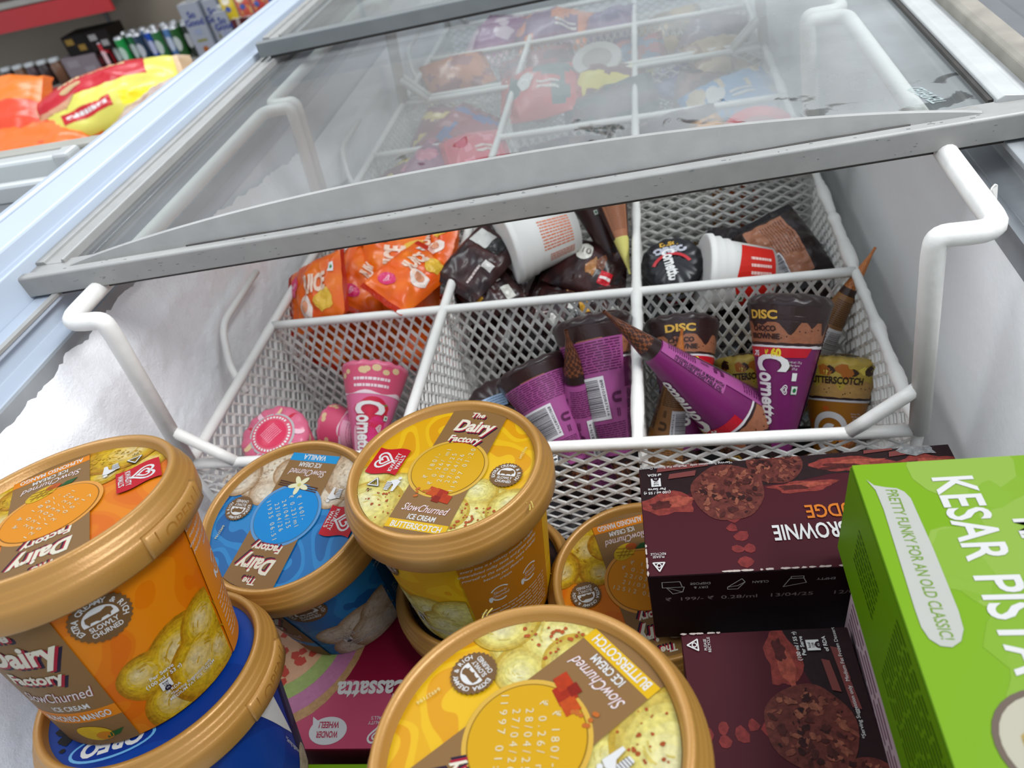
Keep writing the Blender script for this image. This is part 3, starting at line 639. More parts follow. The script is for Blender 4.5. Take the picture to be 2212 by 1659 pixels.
def body_print(fl, phi0):
    F = FL[fl]; c = Canvas(); A = .0515 * PI / 180; z0, z1 = .0015, .0895
    c.rect(-180 * A, z0, 180 * A, z1, WHITE, 0, mat=1)
    if fl in ('oreo', 'dark'):
        c.poly([(52 * A, z0), (58 * A, z1), (110 * A, z1), (110 * A, z0)], F['panel'], 2)
        if fl == 'oreo':
            c.poly([(30 * A, .085), (48 * A, .078), (54 * A, .04), (47 * A, .052)], WHITE, 3); c.text('* Serving suggestion', 50 * A, .035, .0022, WHITE, 3, rot=-1.2)
            for k in range(9): c.stroke([(62 * A + k * .0016, .07), (60 * A + k * .0016, .04)], .0003, S(150, 150, 190), 3)
            c.disc(58 * A, .012, .012, S(206, 190, 160, .6), 3, None, 20, .01, wob=.4)
            c.text('64921785', -20 * A, .03, .003, WHITE, 3, rot=.2)
        return c
    for i, (x, y, r) in enumerate([(18, .030, .021), (36, .034, .017), (-4, .032, .014), (26, .016, .022), (4, .008, .018), (40, .012, .015)]):
        c.scoop(x * A, y, r, F['sc'], F['sd'], 2 + i % 2, [(-25 * A, z0), (45 * A, z0), (45 * A, z1), (-25 * A, z1)], i + 3)
    c.rect(-75 * A, z0, -24 * A, z1, BROWN, 6)
    brand(c, -50 * A, .063, .066, 7)
    slow(c, -48 * A, .040, .036, 7); c.text('ICE CREAM', -46 * A, .031, .0034, WHITE, 7, width=.019, bold=.02)
    c.rect(-75 * A, .020, -24 * A, .0275, F['stripe'], 7); c.text(F['word'], -48 * A, .0237, .0042, WHITE, 8, width=.036 if len(F['word']) > 8 else .02, bold=.02)
    if fl == 'mango':
        c.disc(-45 * A, .011, .009, S(236, 190, 30, .1), 8, None, 24, .0055, rot=-.2); c.disc(-40 * A, .0085, .0045, S(226, 140, 20, .1), 9, None, 16, .003); c.poly([(-41 * A, .006), (-32 * A, .0075), (-28 * A, .011), (-36 * A, .010)], S(44, 98, 40), 9)
    badge(c, -7 * A, .0745, .0125, 6)
    c.text('Per Serve', 2 * A, .030, .0022, WHITE, 8, bold=.02, rot=0); c.text('(100 ml / 53 g)', 2 * A, .0268, .0022, WHITE, 8, bold=.02)
    c.rect(1 * A - .0028, .0195, 1 * A + .0028, .0250, WHITE, 8); c.text('kcal', 1 * A, .0238, .0013, NAVY, 9, bold=.02); c.text('101', 1 * A, .0221, .0013, NAVY, 9, bold=.02); c.disc(1 * A, .0199, .0016, NAVY, 9, None, 14); c.text('5%', 1 * A, .0201, .0010, WHITE, 10); c.text('of RDA', 3 * A, .0178, .0018, WHITE, 8, bold=.02)
    c.text('*Serving Suggestion only', 14 * A, .0150, .0018, WHITE, 8, bold=.01); c.text('MEDIUM FAT ICE CREAM', 14 * A, .0125, .0018, WHITE, 8, bold=.01)
    c.rect(47 * A, z0, 112 * A, z1, F['panel'], 6)
    for i, st in enumerate(('Discover the all new Dairy', 'Crafted with real dairy, slowly churned', 'every bite is a velvety smooth delight', 'unparalleled milky taste and great quality', 'yourself to the exquisite, extra creamy', 'because you deserve', 'cream')):
        c.text(st, 74 * A, .086 - i * .0042, .0022, WHITE, 7, shear=.3, bold=.002)
    for x in (68, 92):
        c.ring(x * A, .048, .0056, .0066, WHITE, 7, .6, 2.6, 16); c.ring(x * A, .048, .0056, .0068, WHITE, 7, 3.3, 5.2, 16); c.disc(x * A - .0066, .0445, .0012, WHITE, 7, None, 10, .0026)
        c.text('Slowly', x * A, .0495, .0024, WHITE, 7, shear=.3); c.text('Churned' if x == 68 else 'Creamy', x * A, .0462, .0022, WHITE, 7, shear=.3)
    c.lines(52 * A, .008, 106 * A, .036, 9, mixc(F['panel'], WHITE, .55), 7, 5, .3)
    return c
def tub(label, c0, n, xax, fl, codes=(), crot=PI / 2, brot=0, tab=None):
    global ME_LID
    c0 = Vector(c0); M = frame(c0 - Vector(n).normalized() * TH * US, xax, n) @ Matrix.Scale(US, 4); t = thing('ice_cream_tub', label, 'ice cream tub', M, 'gold-lidded ice cream tubs')
    loc = M.inverted() @ VIEW; phi = math.atan2(loc.y, loc.x) + math.radians(brot)
    R = lambda z: .0565 - .0105 * (TH - z) / .1
    mb = MB(); mb.lathe([(.0, .002), (R(0) - .003, .002), (R(0) - .001, 0), (R(0), .0012), (R(.045), .045), (R(.092), .092), (R(.092) - .0015, .093)], 72); o = mb.obj('tub_body', FL[fl]['sw'], t, True)
    body_print(fl, phi).build('body_print', lambda x, y, of: ((R(y) + of) * math.cos(phi + x / .0515), (R(y) + of) * math.sin(phi + x / .0515), y), t, ('print', FL[fl]['sw']), .0034)
    if ME_LID is None:
        mb = MB(); mb.lathe([(r, z) for r, z in LID_PROF], 96); l = mb.obj('lid', 'gold_plastic', t, True); ME_LID = l.data
    else:
        l = bpy.data.objects.new('lid', ME_LID); COL.objects.link(l); l.parent = t
    l.location = (0, 0, TH)
    lid_label(fl, codes, crot).build('lid_label', lambda x, y, of: (x * RL, y * RL, of - .0002), l, ('print', FL[fl]['sw']), .2)
    if tab is not None:
        a0 = phi - math.radians(brot) + math.radians(tab); mb = MB(); V = []; N = 20; hw = .35
        rs = lambda z: .0617 + .0004 * (z + .016) / .008
        for i in range(N + 1):
            a = a0 - hw + 2 * hw * i / N
            for r, z in ((.0600, -.0036), (.0634, -.0052), (.0636, -.0150), (.0608, -.0165)): V.append((r * math.cos(a), r * math.sin(a), z))
        mb.add(V, [(i * 4 + k, i * 4 + 4 + k, i * 4 + 4 + (k + 1) % 4, i * 4 + (k + 1) % 4) for i in range(N) for k in range(4)] + [(0, 1, 2, 3), (N * 4 + 3, N * 4 + 2, N * 4 + 1, N * 4)])
        o = mb.obj('open_tab', 'gold_plastic', l, True); o['label'] = 'pull tab marked OPEN'
        c = Canvas(); c.text('OPEN', 0, -.0098, .0066, S(176, 122, 50), 0, width=.024, bold=.0)
        c.stroke([(-.0165, -.005), (-.0165, -.0125), (-.0145, -.0146), (.0145, -.0146), (.0165, -.0125), (.0165, -.005)], .0006, S(110, 74, 28), 0)
        c.build('embossed_word', lambda x, y, of: ((.0634 + of) * math.cos(a0 + x / .0635), (.0634 + of) * math.sin(a0 + x / .0635), y), l, ('gold_plastic_dark',), .006)
    return t
simple('gold_plastic_dark', S(150, 102, 40), 0.4, 0.28)
def rotx(x, n, deg):
    return Matrix.Rotation(math.radians(deg), 3, Vector(n).normalized()) @ Vector(x)
tub('butterscotch ice cream tub in the middle, its yellow lid the right way up', (-0.0174, -0.0594, 0.0511), (.004, .0897, .996), (.9786, -.2051, .0145), 'butter', ('₹ 180/-', '₹ 0.26/ ml', '28/04/25', '27/04/26', 'I1997  01:20'), PI / 2, -59)
tub('blue vanilla ice cream tub between the mango and butterscotch tubs', (-0.1165, -0.0638, 0.0227), (-.0024, -.077, .997), (-.9872, .1589, .0099), 'vanilla', ('₹ 160/-', '₹ 0.23/ml', '24/04/25', '23/04/26', 'I1935 06:51'), 2.2, -22)
nm = (-.0438, .2226, .9739)
tub('orange mango ice cream tub stacked on the blue cookie tub at left', (-0.1519, -0.136, 0.1203), nm, rotx((-.452, -.8738, .1794), nm, -24.6), 'mango', ('₹ 180/-', '₹ 0.26/ ml', '22/03/25', '21/03/26', 'I2512 05:17'), PI + .5, 0, 40)
tub('butterscotch ice cream tub nearest the camera, cut off by the bottom edge', (0.0482, -0.2057, 0.0869), (-.0394, .1576, .9867), (-.6815, .7179, -.1418), 'butter', ('₹ 180/-', '₹ 0.26/ ml', '28/04/25', '27/04/26', 'I1997  01:19'), PI * .78, 0)
nr = (.0181, .0149, .9997)
tub('mango ice cream tub half hidden under the brownie box', (0.0761, -0.0707, -0.0326), nr, rotx((-.8747, -.4841, .0231), nr, -11), 'mango', ('₹ 180/-', '₹ 0.26/ ml', '22/03/25', '21/03/26', 'I2512 05:20'), 2.6, 0)
tub('navy blue cookie ice cream tub underneath the orange mango tub', (-0.1425, -0.162, 0.0316), nm, (-.93, -.35, .04), 'oreo', tab=44)
tub('dark lidded ice cream tub under the middle butterscotch tub', (-0.0189, -0.0617, -0.0416), (0, .03, 1), (1, 0, 0), 'dark')

# ================================================================ FAMILY PACK BOXES
def carton(name, label, corner, yaw, L, W, H, cols, pitch=0, unit=1.0, cat='ice cream box', group='boxed family packs'):
    # corner = front-left-bottom; local x along L, y along W
    M = Matrix.Translation(corner) @ Matrix.Rotation(yaw, 4, 'Z') @ Matrix.Rotation(pitch, 4, 'X') @ Matrix.Scale(unit, 4); t = thing(name, label, cat, M, group)
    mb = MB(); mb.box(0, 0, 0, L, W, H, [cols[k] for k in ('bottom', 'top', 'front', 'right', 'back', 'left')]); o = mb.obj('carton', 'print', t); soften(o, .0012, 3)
    return t
def top_map(H): return lambda x, y, o: (x, y, H + o)
def wood(c, x, y, r, ry, layer, seed, clip=None):
    c.disc(x, y, r, S(150, 62, 54, .55), layer, clip, 26, ry, wob=.5, seed=seed); c.disc(x + r * .2, y + ry * .2, r * .6, S(176, 84, 66, .6), layer + 1, clip, 18, ry * .5, wob=.7, seed=seed + 4); c.disc(x - r * .3, y - ry * .1, r * .4, S(90, 36, 34, .6), layer + 1, clip, 18, ry * .4, wob=.9, seed=seed + 8)
def cocoa(c, x, y, r, layer, clip=None, seed=0):
    c.disc(x, y, r, S(112, 54, 46, .6), layer, clip, 40, wob=.08, seed=seed)
    for i in range(110):
        q = random.Random(seed * 50 + i); a = q.uniform(0, 2 * PI); d = r * .9 * math.sqrt(q.random()); k = r * q.uniform(.03, .13)
        c.disc(x + d * math.cos(a), y + d * math.sin(a), k, S(*q.choice(((140, 76, 60), (84, 38, 34), (60, 26, 26), (158, 92, 70))), .6), layer + 1 + i % 2, clip, 10, k * q.uniform(.3, .9), wob=.8, seed=i, rot=q.uniform(0, 3))
def brownie_art(c, L, W, flip):
    # drawn in the reading direction of the pack, placed on the face by flip()
    pass
MAROON = S(78, 22, 33); DMAR = S(40, 16, 24)
def face_xf(x, y): return x, y
def fudge_top(t, L, W, H, mir):
    c = Canvas(); clip = [(0.0005, 0.0005), (L - .0005, 0.0005), (L - .0005, W - .0005), (.0005, W - .0005)]
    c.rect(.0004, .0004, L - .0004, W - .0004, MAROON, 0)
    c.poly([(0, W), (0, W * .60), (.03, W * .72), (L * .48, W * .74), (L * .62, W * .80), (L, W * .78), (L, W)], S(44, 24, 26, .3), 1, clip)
    for k, (x, y, r, ry) in enumerate([(.016, .046, .016, .007), (.086, .0515, .017, .004), (.112, .064, .022, .006), (.150, .060, .016, .007)]): wood(c, x, y, r, ry, 2, k, clip)
    cocoa(c, .0745, .069, .015, 3, clip, 2); cocoa(c, .047, .0515, .0195, 4, clip, 1)
    for k, (x, y, r) in enumerate([(.0459, .027, .003), (.0495, .0215, .0042), (.0465, .0135, .0036), (.0525, .0138, .0032), (.0495, .0060, .0040), (.0475, .0325, .0032)]): c.disc(x, y, r, S(140, 52, 50, .5), 3, None, 8, r * .8, wob=.5, seed=k)
    for x, y in ((.024, .065), (.018, .0705), (.142, .069), (.130, .0725), (.032, .0715)): c.poly([(x - .008, y - .002), (x + .007, y - .0008), (x + .008, y + .003), (x - .007, y + .0015)], S(128, 66, 62), 6, clip)
    c.disc(.150, .071, .010, S(150, 150, 150, .7), 7, clip, 14, .004, wob=.6)
    c.text('BROWNIE', .0835, .0217, .0095, WHITE, 6, width=.036, rot=PI, bold=.02); c.text('FUDGE', .0975, .0338, .0085, S(226, 128, 40), 6, width=.027, rot=PI, bold=.015)
    c.text('*Serving Suggestion only   Medium Fat Frozen Dessert', .0265, .0718, .0017, WHITE, 8, rot=PI)
    c.text('of RDA', .0086, .0665, .0018, WHITE, 8, rot=PI, bold=.02); c.rect(.0064, .0580, .0118, .0640, WHITE, 8); c.text('kcal', .0091, .0592, .0013, DMAR, 9, rot=PI, bold=.02); c.text('129', .0091, .0610, .0013, DMAR, 9, rot=PI, bold=.02); c.disc(.0091, .0636, .0018, DMAR, 9, None, 14); c.text('6%', .0091, .0634, .001, WHITE, 10, rot=PI)
    c.text('(100 ml / 55 g)', .0092, .0535, .0018, WHITE, 8, rot=PI, bold=.02); c.text('Per Serve', .0092, .0560, .0018, WHITE, 8, rot=PI, bold=.02)
    for k in range(3):
        a = -PI / 2 + k * 2 * PI / 3; b = a + 2 * PI / 3; c.stroke([(.0065 + .0034 * math.cos(a), .0060 + .0034 * math.sin(a)), (.0065 + .0034 * math.cos(b), .0060 + .0034 * math.sin(b))], .0007, WHITE, 8)
    c.ring(.0065, .006, .0008, .0013, WHITE, 8); c.text('PLEASE', .0066, .0112, .0014, WHITE, 8, rot=PI); c.text('RECYCLE', .0066, .0130, .0014, WHITE, 8, rot=PI)
    # scuffed edges
    for k in range(26):
        r = random.Random(k); x = r.uniform(.03, .11); c.disc(x, .0006, r.uniform(.0006, .0022), S(214, 196, 186), 9, [(0, 0), (L, 0), (L, W), (0, W)], 7, .0006, wob=.6, seed=k)
    for k in range(14):
        r = random.Random(k + 60); y = r.uniform(0, .02); c.disc(.0006, y, .0005, S(206, 190, 180), 9, None, 7, r.uniform(.0006, .002), wob=.6, seed=k)
    return c
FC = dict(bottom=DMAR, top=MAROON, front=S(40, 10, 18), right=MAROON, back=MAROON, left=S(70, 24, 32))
ya = math.radians(3.0)
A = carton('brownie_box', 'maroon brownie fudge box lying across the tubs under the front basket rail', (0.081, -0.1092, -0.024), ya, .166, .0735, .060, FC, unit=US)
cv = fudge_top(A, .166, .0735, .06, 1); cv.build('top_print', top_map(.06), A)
c = Canvas()
c.rect(.0004, .0004, .1656, .0596, S(40, 10, 18), 0)
for x, wd in ((.012, 'dry'), (.0435, 'clean'), (.072, 'empty')):
    z = .050
    if wd == 'empty': c.stroke([(x - .0055, z - .004), (x - .0025, z + .003), (x + .004, z + .003), (x + .0055, z - .001), (x - .0055, z - .004)], .0004, WHITE, 2); c.stroke([(x - .002, z + .003), (x - .002, z + .0048), (x + .004, z + .0048), (x + .004, z + .003)], .0004, WHITE, 2)
    elif wd == 'clean': c.stroke([(x - .004, z - .002), (x + .003, z + .005), (x + .0045, z + .002), (x + .001, z - .004), (x - .004, z - .004), (x - .004, z - .002), (x + .001, z - .001), (x + .0045, z + .002)], .0004, WHITE, 2)
    else: c.stroke([(x - .005, z + .005), (x + .004, z + .005), (x + .005, z), (x - .005, z), (x - .005, z + .005)], .0004, WHITE, 2); c.stroke([(x - .003, z), (x, z - .006), (x + .005, z - .0045), (x + .006, z), (x - .003, z), (x + .005, z - .0045)], .0004, WHITE, 2)
for x, y, s2, wd in ((.026, .0525, 'DISPOSE', .010), (.0262, .0490, 'DRY &', .007), (.0555, .0515, 'CLEAN', .0078), (.0865, .0515, 'EMPTY', .0088)): c.text(s2, x, y, .0020, WHITE, 2, width=wd, rot=PI)
c.text('₹  199/- ₹  0.28/ml   13/04/25     12/04/26', .0600, .0390, .0031, S(196, 180, 176), 2, width=.104)
c.build('front_print', lambda x, y, o: (x, -o, y), A)
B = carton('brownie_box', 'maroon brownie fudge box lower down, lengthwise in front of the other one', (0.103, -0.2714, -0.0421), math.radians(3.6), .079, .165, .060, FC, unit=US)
mb2 = fudge_top(B, .165, .079, .06, 1)
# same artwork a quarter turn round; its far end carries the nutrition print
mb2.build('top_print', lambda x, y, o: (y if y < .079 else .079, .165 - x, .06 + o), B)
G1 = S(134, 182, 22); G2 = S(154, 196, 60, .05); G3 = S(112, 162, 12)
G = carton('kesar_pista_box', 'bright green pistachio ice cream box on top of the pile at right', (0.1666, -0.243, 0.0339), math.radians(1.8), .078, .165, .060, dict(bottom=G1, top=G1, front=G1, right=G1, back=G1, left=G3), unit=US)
c = Canvas(); c.rect(.0005, .0005, .0775, .1645, G1, 0); clip = [(.0005, .0005), (.0775, .0005), (.0775, .1645), (.0005, .1645)]
for i in range(40):
    r = random.Random(i + 9); c.disc(r.uniform(.02, .078), r.uniform(.0, .165), r.uniform(.006, .02), mixc(G1, S(196, 214, 130), r.uniform(.05, .3)), 1, clip, 16, wob=.5, seed=i)
c.poly([(.0040, .1560), (.0062, .1528), (.0100, .1515), (.0145, .1505), (.0168, .1485), (.0182, .1450), (.0190, .1200), (.0190, .0940), (.0183, .0870), (.0160, .0825), (.0125, .0803), (.0090, .0808), (.0062, .0835), (.0050, .0880), (.0050, .0950), (.0066, .1400), (.0062, .1500)], S(206, 206, 196), 4)
c.text('PRETTY FUNKY FOR AN OLD CLASSIC!', .0122, .1165, .0044, S(126, 164, 52), 5, width=.067, rot=-PI / 2, shear=.1, bold=.012)
c.text('KESAR', .0370, .1345, .0155, WHITE, 5, width=.041, rot=-PI / 2, bold=.018); c.text('PISTA', .0365, .0890, .0155, WHITE, 5, width=.038, rot=-PI / 2, bold=.018); c.text('MA', .0560, .1250, .010, WHITE, 5, width=.015, rot=-PI / 2, bold=.03)
c.disc(.034, .048, .020, S(120, 104, 90), 4, clip, 30, .018); c.disc(.034, .048, .018, S(206, 200, 176), 5, clip, 30, .016); c.disc(.037, .047, .014, S(206, 180, 110, .5), 6, clip, 24, .013, wob=.3)
c.build('top_print', top_map(.06), G)
c = Canvas(); c.rect(.0005, .0005, .1645, .0595, G3, 0)
for k in range(13): c.lines(.070, .012 + k * .0034, .160, .0134 + k * .0034, 1, S(62, 98, 8), 2, 30 + k, .6)
for k in range(7): c.lines(.022, .022 + k * .0034, .052, .0234 + k * .0034, 1, S(62, 98, 8), 2, 60 + k, .6)
c.build('side_print', lambda x, y, o: (-o, .165 - x, y), G)
PK = S(170, 34, 84); PKD = S(112, 12, 40)
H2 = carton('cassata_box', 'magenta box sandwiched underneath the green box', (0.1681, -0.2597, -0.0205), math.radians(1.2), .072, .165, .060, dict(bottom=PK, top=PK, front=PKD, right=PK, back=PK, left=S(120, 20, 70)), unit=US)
c = Canvas(); c.rect(.0, .006, .14, .054, S(214, 190, 196), 0); c.lines(.004, .010, .136, .050, 9, S(150, 110, 126), 1, 3, .4); c.build('side_print', lambda x, y, o: (-o, .165 - x, y), H2)
K = carton('cassata_box', 'pink cassata box at the bottom, printed with a striped cake slice', (-0.1685, -0.1551, -0.127), math.radians(3.0), .166, .097, .062, dict(bottom=PKD, top=PKD, front=PKD, right=PKD, back=PKD, left=PKD), unit=US)
c = Canvas(); L_, W_ = .166, .097; clip = [(.0005, .0005), (L_ - .0005, .0005), (L_ - .0005, W_ - .0005), (.0005, W_ - .0005)]; c.rect(.0005, .0005, L_ - .0005, W_ - .0005, S(150, 20, 56), 0)
c.poly(ngon(.078, .015, .045, .03, 30), S(206, 84, 116), 1, clip)
ox, oy = .018, .080
c.disc(ox, oy, .070, S(206, 160, 110, .3), 2, clip, 40, wob=.03); c.disc(ox, oy, .064, S(206, 130, 170, .15), 3, clip, 40); c.disc(ox, oy, .052, S(170, 190, 110, .15), 4, clip, 40); c.disc(ox, oy, .041, S(232, 180, 140, .1), 5, clip, 40)
for i in range(16):
    r = random.Random(i); a = r.uniform(-1.6, .2); d = .041 * math.sqrt(r.random()) * .95; c.disc(ox + d * math.cos(a), oy + d * math.sin(a), .0034, S(206, 70, 50), 6, clip, 5, wob=.5, seed=i)
c.text('Cassatta', .098, .0370, .0125, WHITE, 6, width=.050, rot=PI, bold=.03)
bub = ngon(.0742, .0115, .0128, .0088, 30); c.poly(bub, S(226, 226, 226), 6); c.poly([(.0655, .018), (.0615, .0205), (.0640, .0105)], S(226, 226, 226), 6)
c.text('WONDER', .0742, .0090, .0040, S(190, 60, 90), 7, width=.015, rot=PI, bold=.03); c.text('WHEEL!', .0742, .0150, .0040, S(190, 60, 90), 7, width=.014, rot=PI, bold=.03)
c.heart(.108, .008, .006, WHITE, 6, PI); c.text('KWALITY', .107, .0160, .0022, WHITE, 6, rot=PI); c.text("WALL'S", .107, .0190, .0022, WHITE, 6, rot=PI)
c.build('top_print', top_map(.062), K)
G2b = carton('kesar_pista_box', 'green pistachio ice cream box standing at the bottom edge beside the front tub', (-0.1201, -0.2289, -0.127), math.radians(3.0), .166, .0790, .0605, dict(bottom=G1, top=G1, front=G1, right=G1, back=G1, left=G3), unit=US)
c = Canvas(); c.poly([(.014, .073), (.018, .0755), (.10, .0755), (.10, .050), (.014, .050)], S(206, 206, 196), 1); c.build('top_print', top_map(.0605), G2b)
m = carton('brownie_box', 'maroon brownie fudge box under the nearest butterscotch tub', (-0.0233, -0.2658, -0.0733), 0, .166, .090, .0725, FC, unit=US)
#SECTION4
# ================================================================ WRAPPED CONES
CR, CL, TS = 0.0270, 0.160, 0.047       # radius, length, height of the bare waffle tip
def cone_r(z): return max(.0012, CR * z / CL)
GOLD = S(226, 178, 70)
CONES = {}
def veg(c, x, z, k, layer):
    c.rect(x - .0034 * k, z - .0034 * k, x + .0034 * k, z + .0034 * k, S(70, 130, 80), layer); c.rect(x - .0029 * k, z - .0029 * k, x + .0029 * k, z + .0029 * k, WHITE, layer + 1); c.disc(x, z, .0017 * k, S(30, 120, 60), layer + 2, None, 14)
def cornetto(c, x, z, k, layer, col=WHITE, outline=None, kh=1.0):
    for cc, b, ly in (([(outline, .075, 0)] if outline else []) + [(col, .035, 1)]):
        c.text('C', x + .004 * k, z + .0285 * k, .024 * k * kh, cc, layer + ly, width=.016 * k, rot=-PI / 2, bold=b)
        c.text('ornetto', x - .002 * k, z - .006 * k, .0165 * k * kh, cc, layer + ly, width=.050 * k, rot=-PI / 2, bold=b)
    c.heart(x + .0125 * k * kh, z + .004 * k, .0046 * k, col, layer + 1, -PI / 2)
def cone_art(kind):
    c = Canvas(); P_ = PI * CR; TZ = .030; CL = .142                         # sleeve starts above the waffle tip
    full = lambda z0, z1, col, ly: c.rect(-P_, z0, P_, z1, col, ly)
    if kind in ('choc', 'butter'):
        base, lite, dk, tan, cap = dict(choc=(S(120, 34, 98), S(170, 84, 146), S(92, 30, 76), S(164, 104, 74, .25), S(52, 32, 32)), butter=(S(176, 112, 26), S(150, 104, 60), S(78, 50, 26), S(206, 160, 90, .2), S(206, 176, 70)))[kind]
        full(TZ, .113, base, 0); full(.111, .132, tan, 1)
        pts = [(-P_, CL), (-P_, .128)]
        for i in range(81):
            a = -P_ + 2 * P_ * i / 80; pts.append((a, .1300 - .0095 * max(0, noise.noise(Vector((a * 105, 2.2 if kind == 'choc' else 5.1, 0)))) * 1.9))
        pts += [(P_, CL)]; c.poly(pts, cap, 2)
        for i in range(26): r = random.Random(i + 5); c.disc(r.uniform(-P_, P_), r.uniform(.114, .127), .0006, S(70, 40, 34), 2, None, 6)
        c.poly([(-P_, .1110)] + [(-P_ + 2 * P_ * i / 40, .1128 + .0012 * noise.noise(Vector((i * 1.7, 0, 3)))) for i in range(41)] + [(P_, .1110)], S(226, 222, 224), 3)
        c.poly([(-P_, .1125)] + [(-P_ + 2 * P_ * i / 40, .1150 + .0014 * noise.noise(Vector((i * 1.3, 4, 3)))) for i in range(41)] + [(P_, .1115)], S(52, 30, 30), 2)
        if kind == 'choc':
            c.poly([(-.040, .1030), (.030, .1045), (.034, .1115), (-.040, .1110)], S(200, 26, 44), 4)
            c.text('DISC', -.006, .1355, .0062, GOLD, 4, width=.022, bold=.04); c.text('CHOCO', -.006, .1252, .0040, S(50, 28, 28), 4, width=.020, bold=.04); c.text('BROWNIE', -.006, .1195, .0040, S(50, 28, 28), 4, width=.026, bold=.04)
            c.text('₹', -.0035, .1072, .0042, S(240, 214, 50), 5, bold=.03); c.text('60', .0045, .1076, .0058, S(240, 214, 50), 5, bold=.06); c.text('70', -.0145, .1064, .0040, WHITE, 5, bold=.04); c.stroke([(-.018, .1046), (-.011, .1084)], .0007, WHITE, 6)
            c.poly([(.008, .100), (.017, .1015), (.018, .095), (.009, .094)], S(70, 42, 34, .6), 4)
        else:
            c.text('BUTTERSCOTCH', 0, .1300, .0060, S(52, 34, 20), 4, width=.042, bold=.04)
            for i in range(30):
                r = random.Random(i); c.disc(r.uniform(-P_, P_), r.uniform(.133, .1415), r.uniform(.002, .005), S(*r.choice(((60, 36, 24), (190, 110, 40), (240, 216, 90)))), 3, None, 8, wob=.5, seed=i)
            for i in range(12): r = random.Random(i + 40); c.disc(r.uniform(-P_, P_), r.uniform(.08, .108), .003, S(206, 96, 30), 2, None, 12, .0022)
            c.ring(-.003, .083, .0135, .019, WHITE, 3, .4, 5.6); c.ring(-.003, .083, .004, .0085, WHITE, 3, 1, 6)
        if kind == 'choc': cornetto(c, -.002, .0770, .80, 4, kh=1.55)
        for i, st in enumerate(('110 ml / 72 g', 'Per Serve', '(72 g)')): c.text(st, .021, .1010 - i * .0024, .0015, WHITE, 4)
        c.rect(.0195, .0870, .0240, .0930, WHITE, 4); veg(c, .0235, .0800, 1.0, 4)
        # back panel: small print, bar code, maker's U
        b0, b1 = .052, .110
        c.rect(b0, TZ + .002, b1, .1290, lite, 4)
        c.lines(b0 + .002, .102, b1 - .003, .1280, 12, dk, 5, 5, .4); c.lines(b0 + .002, TZ + .006, b1 - .003, .0600, 13, dk, 5, 9, .4)
        c.barcode(b0 + .002, .063, b0 + .037, .099, 6, 4, 'y'); c.text('8901030837616', b0 + .0345, .081, .0028, S(40, 30, 44), 8, width=.030, rot=-PI / 2)
        c.text('U', b0 + .047, .080, .0090, dk, 6, rot=-PI / 2, bold=.06); c.lines(b0 + .0445, .064, b0 + .0495, .071, 2, dk, 6, 3, .5, True)
        c.text('FROZEN DESSERT IS MADE WITH', b1 + .0035, .0640, .0040, S(40, 16, 40), 6, width=.042, rot=PI / 2, bold=.02); c.text('10.2% EDIBLE VEGETABLE OIL', b1 + .0085, .0640, .0040, S(40, 16, 40), 6, width=.042, rot=PI / 2, bold=.02)
        c.rect(b1, TZ + .002, b1 + .011, .0870, lite, 4)
    elif kind == 'pink':
        full(TZ, .112, S(232, 112, 156), 0); full(.110, CL, S(222, 86, 120), 1)
        c.poly(ngon(.004, .085, .020, .022, 30), S(214, 36, 70), 1); c.poly(ngon(.012, .066, .014, .020, 30), S(226, 60, 130), 1); c.poly(ngon(-.016, .05, .010, .026, 24), S(246, 190, 206), 1)
        c.poly([(-P_, .1115)] + [(-P_ + 2 * P_ * i / 30, .1120 + .002 * math.sin(i)) for i in range(31)] + [(P_, .1085)], S(246, 222, 226), 2)
        for k in range(2): c.lines(-.017, .1245 - k * .0075, .017, .1285 - k * .0075, 1, S(250, 226, 230), 3, 7 + k, .8)
        for i in range(18): r = random.Random(i); c.disc(r.uniform(-P_, P_), r.uniform(.130, .141), r.uniform(.002, .004), S(232, 200, 150), 2, None, 10)
        c.disc(.017, .094, .0065, S(206, 44, 40, .3), 3, None, 18, .0055); c.poly([(.013, .0985), (.021, .0995), (.018, .096)], S(90, 140, 60), 4)
        cornetto(c, -.002, .0680, .92, 4, WHITE, S(206, 40, 80), 1.5); veg(c, .022, .084, .9, 5)
        c.rect(.056, TZ, .108, .108, S(240, 170, 190), 3); c.lines(.06, .04, .104, .1, 16, S(206, 110, 140), 4, 2, .4)
    elif kind == 'oreo':
        full(TZ, CL, S(26, 24, 28), 0); c.poly([(-.045, .100), (.045, .100), (.045, .108), (-.045, .108)], S(190, 34, 44), 2); c.poly([(.014, .100), (.045, .100), (.045, .108), (.014, .108)], S(200, 100, 40), 3)
        c.text('DISC', 0, .1330, .0080, GOLD, 3, width=.024, bold=.04); c.text('OREO', 0, .1200, .0110, S(196, 196, 206), 3, width=.044, bold=.07)
        cornetto(c, -.002, .0620, 1.1, 4, WHITE, S(60, 60, 66))
        c.rect(.056, TZ, .108, .108, S(60, 58, 64), 3); c.lines(.06, .04, .104, .1, 16, S(150, 150, 156), 4, 2, .4)
    elif kind == 'cocoa':
        full(TZ, CL, S(60, 36, 34), 0); c.lines(-.004, .085, .004, .115, 3, S(206, 190, 180), 3, 5, .5, True)
        for i in range(6): r = random.Random(i); c.disc(r.uniform(-.01, .012), r.uniform(.085, .13), .0022, S(214, 206, 196), 4, None, 7, wob=.6, seed=i)
        veg(c, .008, .075, .9, 4)
        c.rect(.050, .05, .100, CL - .004, S(176, 118, 86), 3); c.lines(.054, .056, .096, .088, 14, S(110, 70, 50), 4, 3, .35); c.barcode(.058, .094, .092, .124, 5, 2, 'x')
    elif kind == 'tan':
